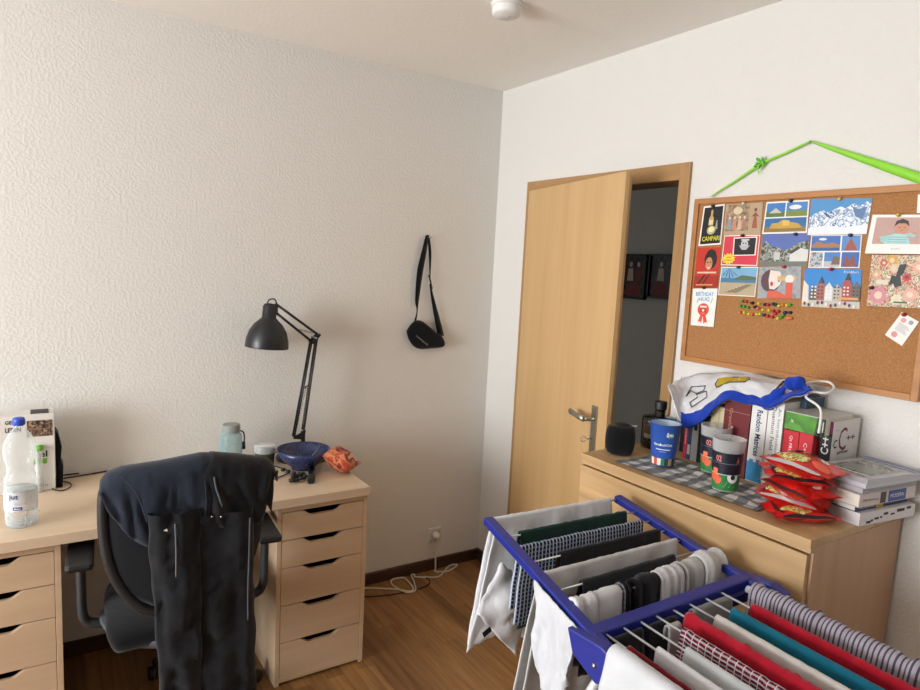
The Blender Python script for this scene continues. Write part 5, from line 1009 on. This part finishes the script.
# cloth with folds in front of the grey shirt, hanging from the left rail
o = MB(wL+(hL-wL)*.66); P = []
for i in range(25):
    a = i/24; top = wL+(hL-wL)*(.60+.37*a)+Vector((-.016, 0, .0)); row = []
    for j in range(26):
        b = j/25; dp = .21*b*(1-.5*abs(a-.5)**1.5*2*b)+.012*nz(a*12, b, 5)*b+(.03*math.sin(a*PI)*b); pinch = 1-.35*b*(1-b)
        off = -.008+.016*(nz(a*7*pinch, b*1.6, 3)+.8*nz(a*14, b*3, 8)+.35*nz(a*24, b*9, 2)+.3*math.sin(a*22+b*3))*min(1, .2+b*2)
        row.append(top+Vector((off, (hL-wL).y*0+.02*b*(a-.5), .004-dp)))
    P.append(row)
o.grid(P, WSH); tag(o.build('pillowcase', solid=.003), 'crumpled white cloth hanging off the left rail beside the hub', 'cloth')
# long white strip of the shirt and grey panel below it
def mr(k, l0, l1, z=.003):
    x = (RX+[-.600, -1.098])[k]; p = Vector((x, -1.94 if k < 8 else -1.97, Z0+z)); return p+MD*l1, p+MD*l0
RED = fabric('a8162a', .25)
DRED = fabric('74101d', .25); TEAL = fabric('0d6077', .2)
E_ = 1.0
drape('bath_towel', 'big white towel over the left side tube of the rack', 'towel', *mr(9, .045, E_), .16, .34, fabric('c6c9ce', .1), 31., r=.021, gap=.014, amp=.006, hem=.05, thick=.005, kx=14)
drape('t_shirt', 'dark red garment on the rack rod beside the big white towel', 't-shirt', *mr(0, .075, E_), .16, .2, DRED, 33., r=.006, gap=.008, amp=.004, bunch=.2)
drape('t_shirt', 'white garment on the rack rod between dark red and pale grey ones', 't-shirt', *mr(1, .105, E_), .2, .2, fabric('d4d5d8', .1), 35., r=.006, gap=.006, amp=.004)
drape('t_shirt', 'pale grey garment on the rack rod beside the red checked shorts', 't-shirt', *mr(2, .135, E_), .2, .2, fabric('b9bcbe', .12), 37., r=.007, gap=.007, amp=.004)
drape('shorts', 'red and navy checked shorts on the rack beside a plain red garment', 'shorts', *mr(3, .085, E_), .19, .22, plaid('red_check', '7a1626', '1d2238', 'c9c4c8', .0085, .42, band='c8c4c8'), 39., r=.008, gap=.009, amp=.004, bunch=.25)
drape('t_shirt', 'bright red garment with white collar mark on the rack', 't-shirt', *mr(4, .05, E_), .2, .2, RED, 41., r=.011, gap=.008, amp=.005, bunch=.35)
drape('t_shirt', 'off-white garment on the rack between the red and teal ones', 't-shirt', *mr(5, .085, E_), .2, .2, fabric('c4c1bd', .12), 43., r=.008, gap=.007, amp=.004)
drape('t_shirt', 'teal blue garment on the rack beside the deep red one', 't-shirt', *mr(6, .085, E_), .2, .2, TEAL, 45., r=.009, gap=.010, amp=.003)
drape('t_shirt', 'deep red garment on the rack between teal and striped ones', 't-shirt', *mr(7, .095, E_), .2, .2, fabric('a01226', .25), 47., r=.010, gap=.010, amp=.004, bunch=.2)
drape('striped_top', 'grey and dark striped top bunched over the right side tube', 't-shirt', *mr(8, .02, E_), .12, .17, plaid('stripes', 'a09aa4', '4a4654', '4a4654', .0098, .36, stripes=True), 49., r=.021, gap=.006, amp=.006, bunch=.45, thick=.004, kx=40)
# white mark on the red garment
# dark socks seen below the crossbar
for l, x0, x1, y, d, h in (('black sock hanging under the crossbar beside left hub', -1.055, -.965, -1.965, .30, '131417'), ('black sock hanging under the crossbar, second from left', -.955, -.86, -1.965, .26, '17181b'), ('pale grey sock hanging under the crossbar beside the black ones', -.91, -.87, -1.985, .2, 'bfc0c2'), ('grey cloth hanging under the crossbar near the right hub', -.80, -.66, -1.965, .24, '8c8c8c')):
    drape('sock' if 'sock' in l else 'cloth', l, 'sock' if 'sock' in l else 'cloth', (x0, y, Z0-.012), (x1, y, Z0-.012), d*.8, d, fabric(h, .15), 60+x0*7, r=.006, gap=.005, amp=.005, thick=.005, hem=.25, kx=40)
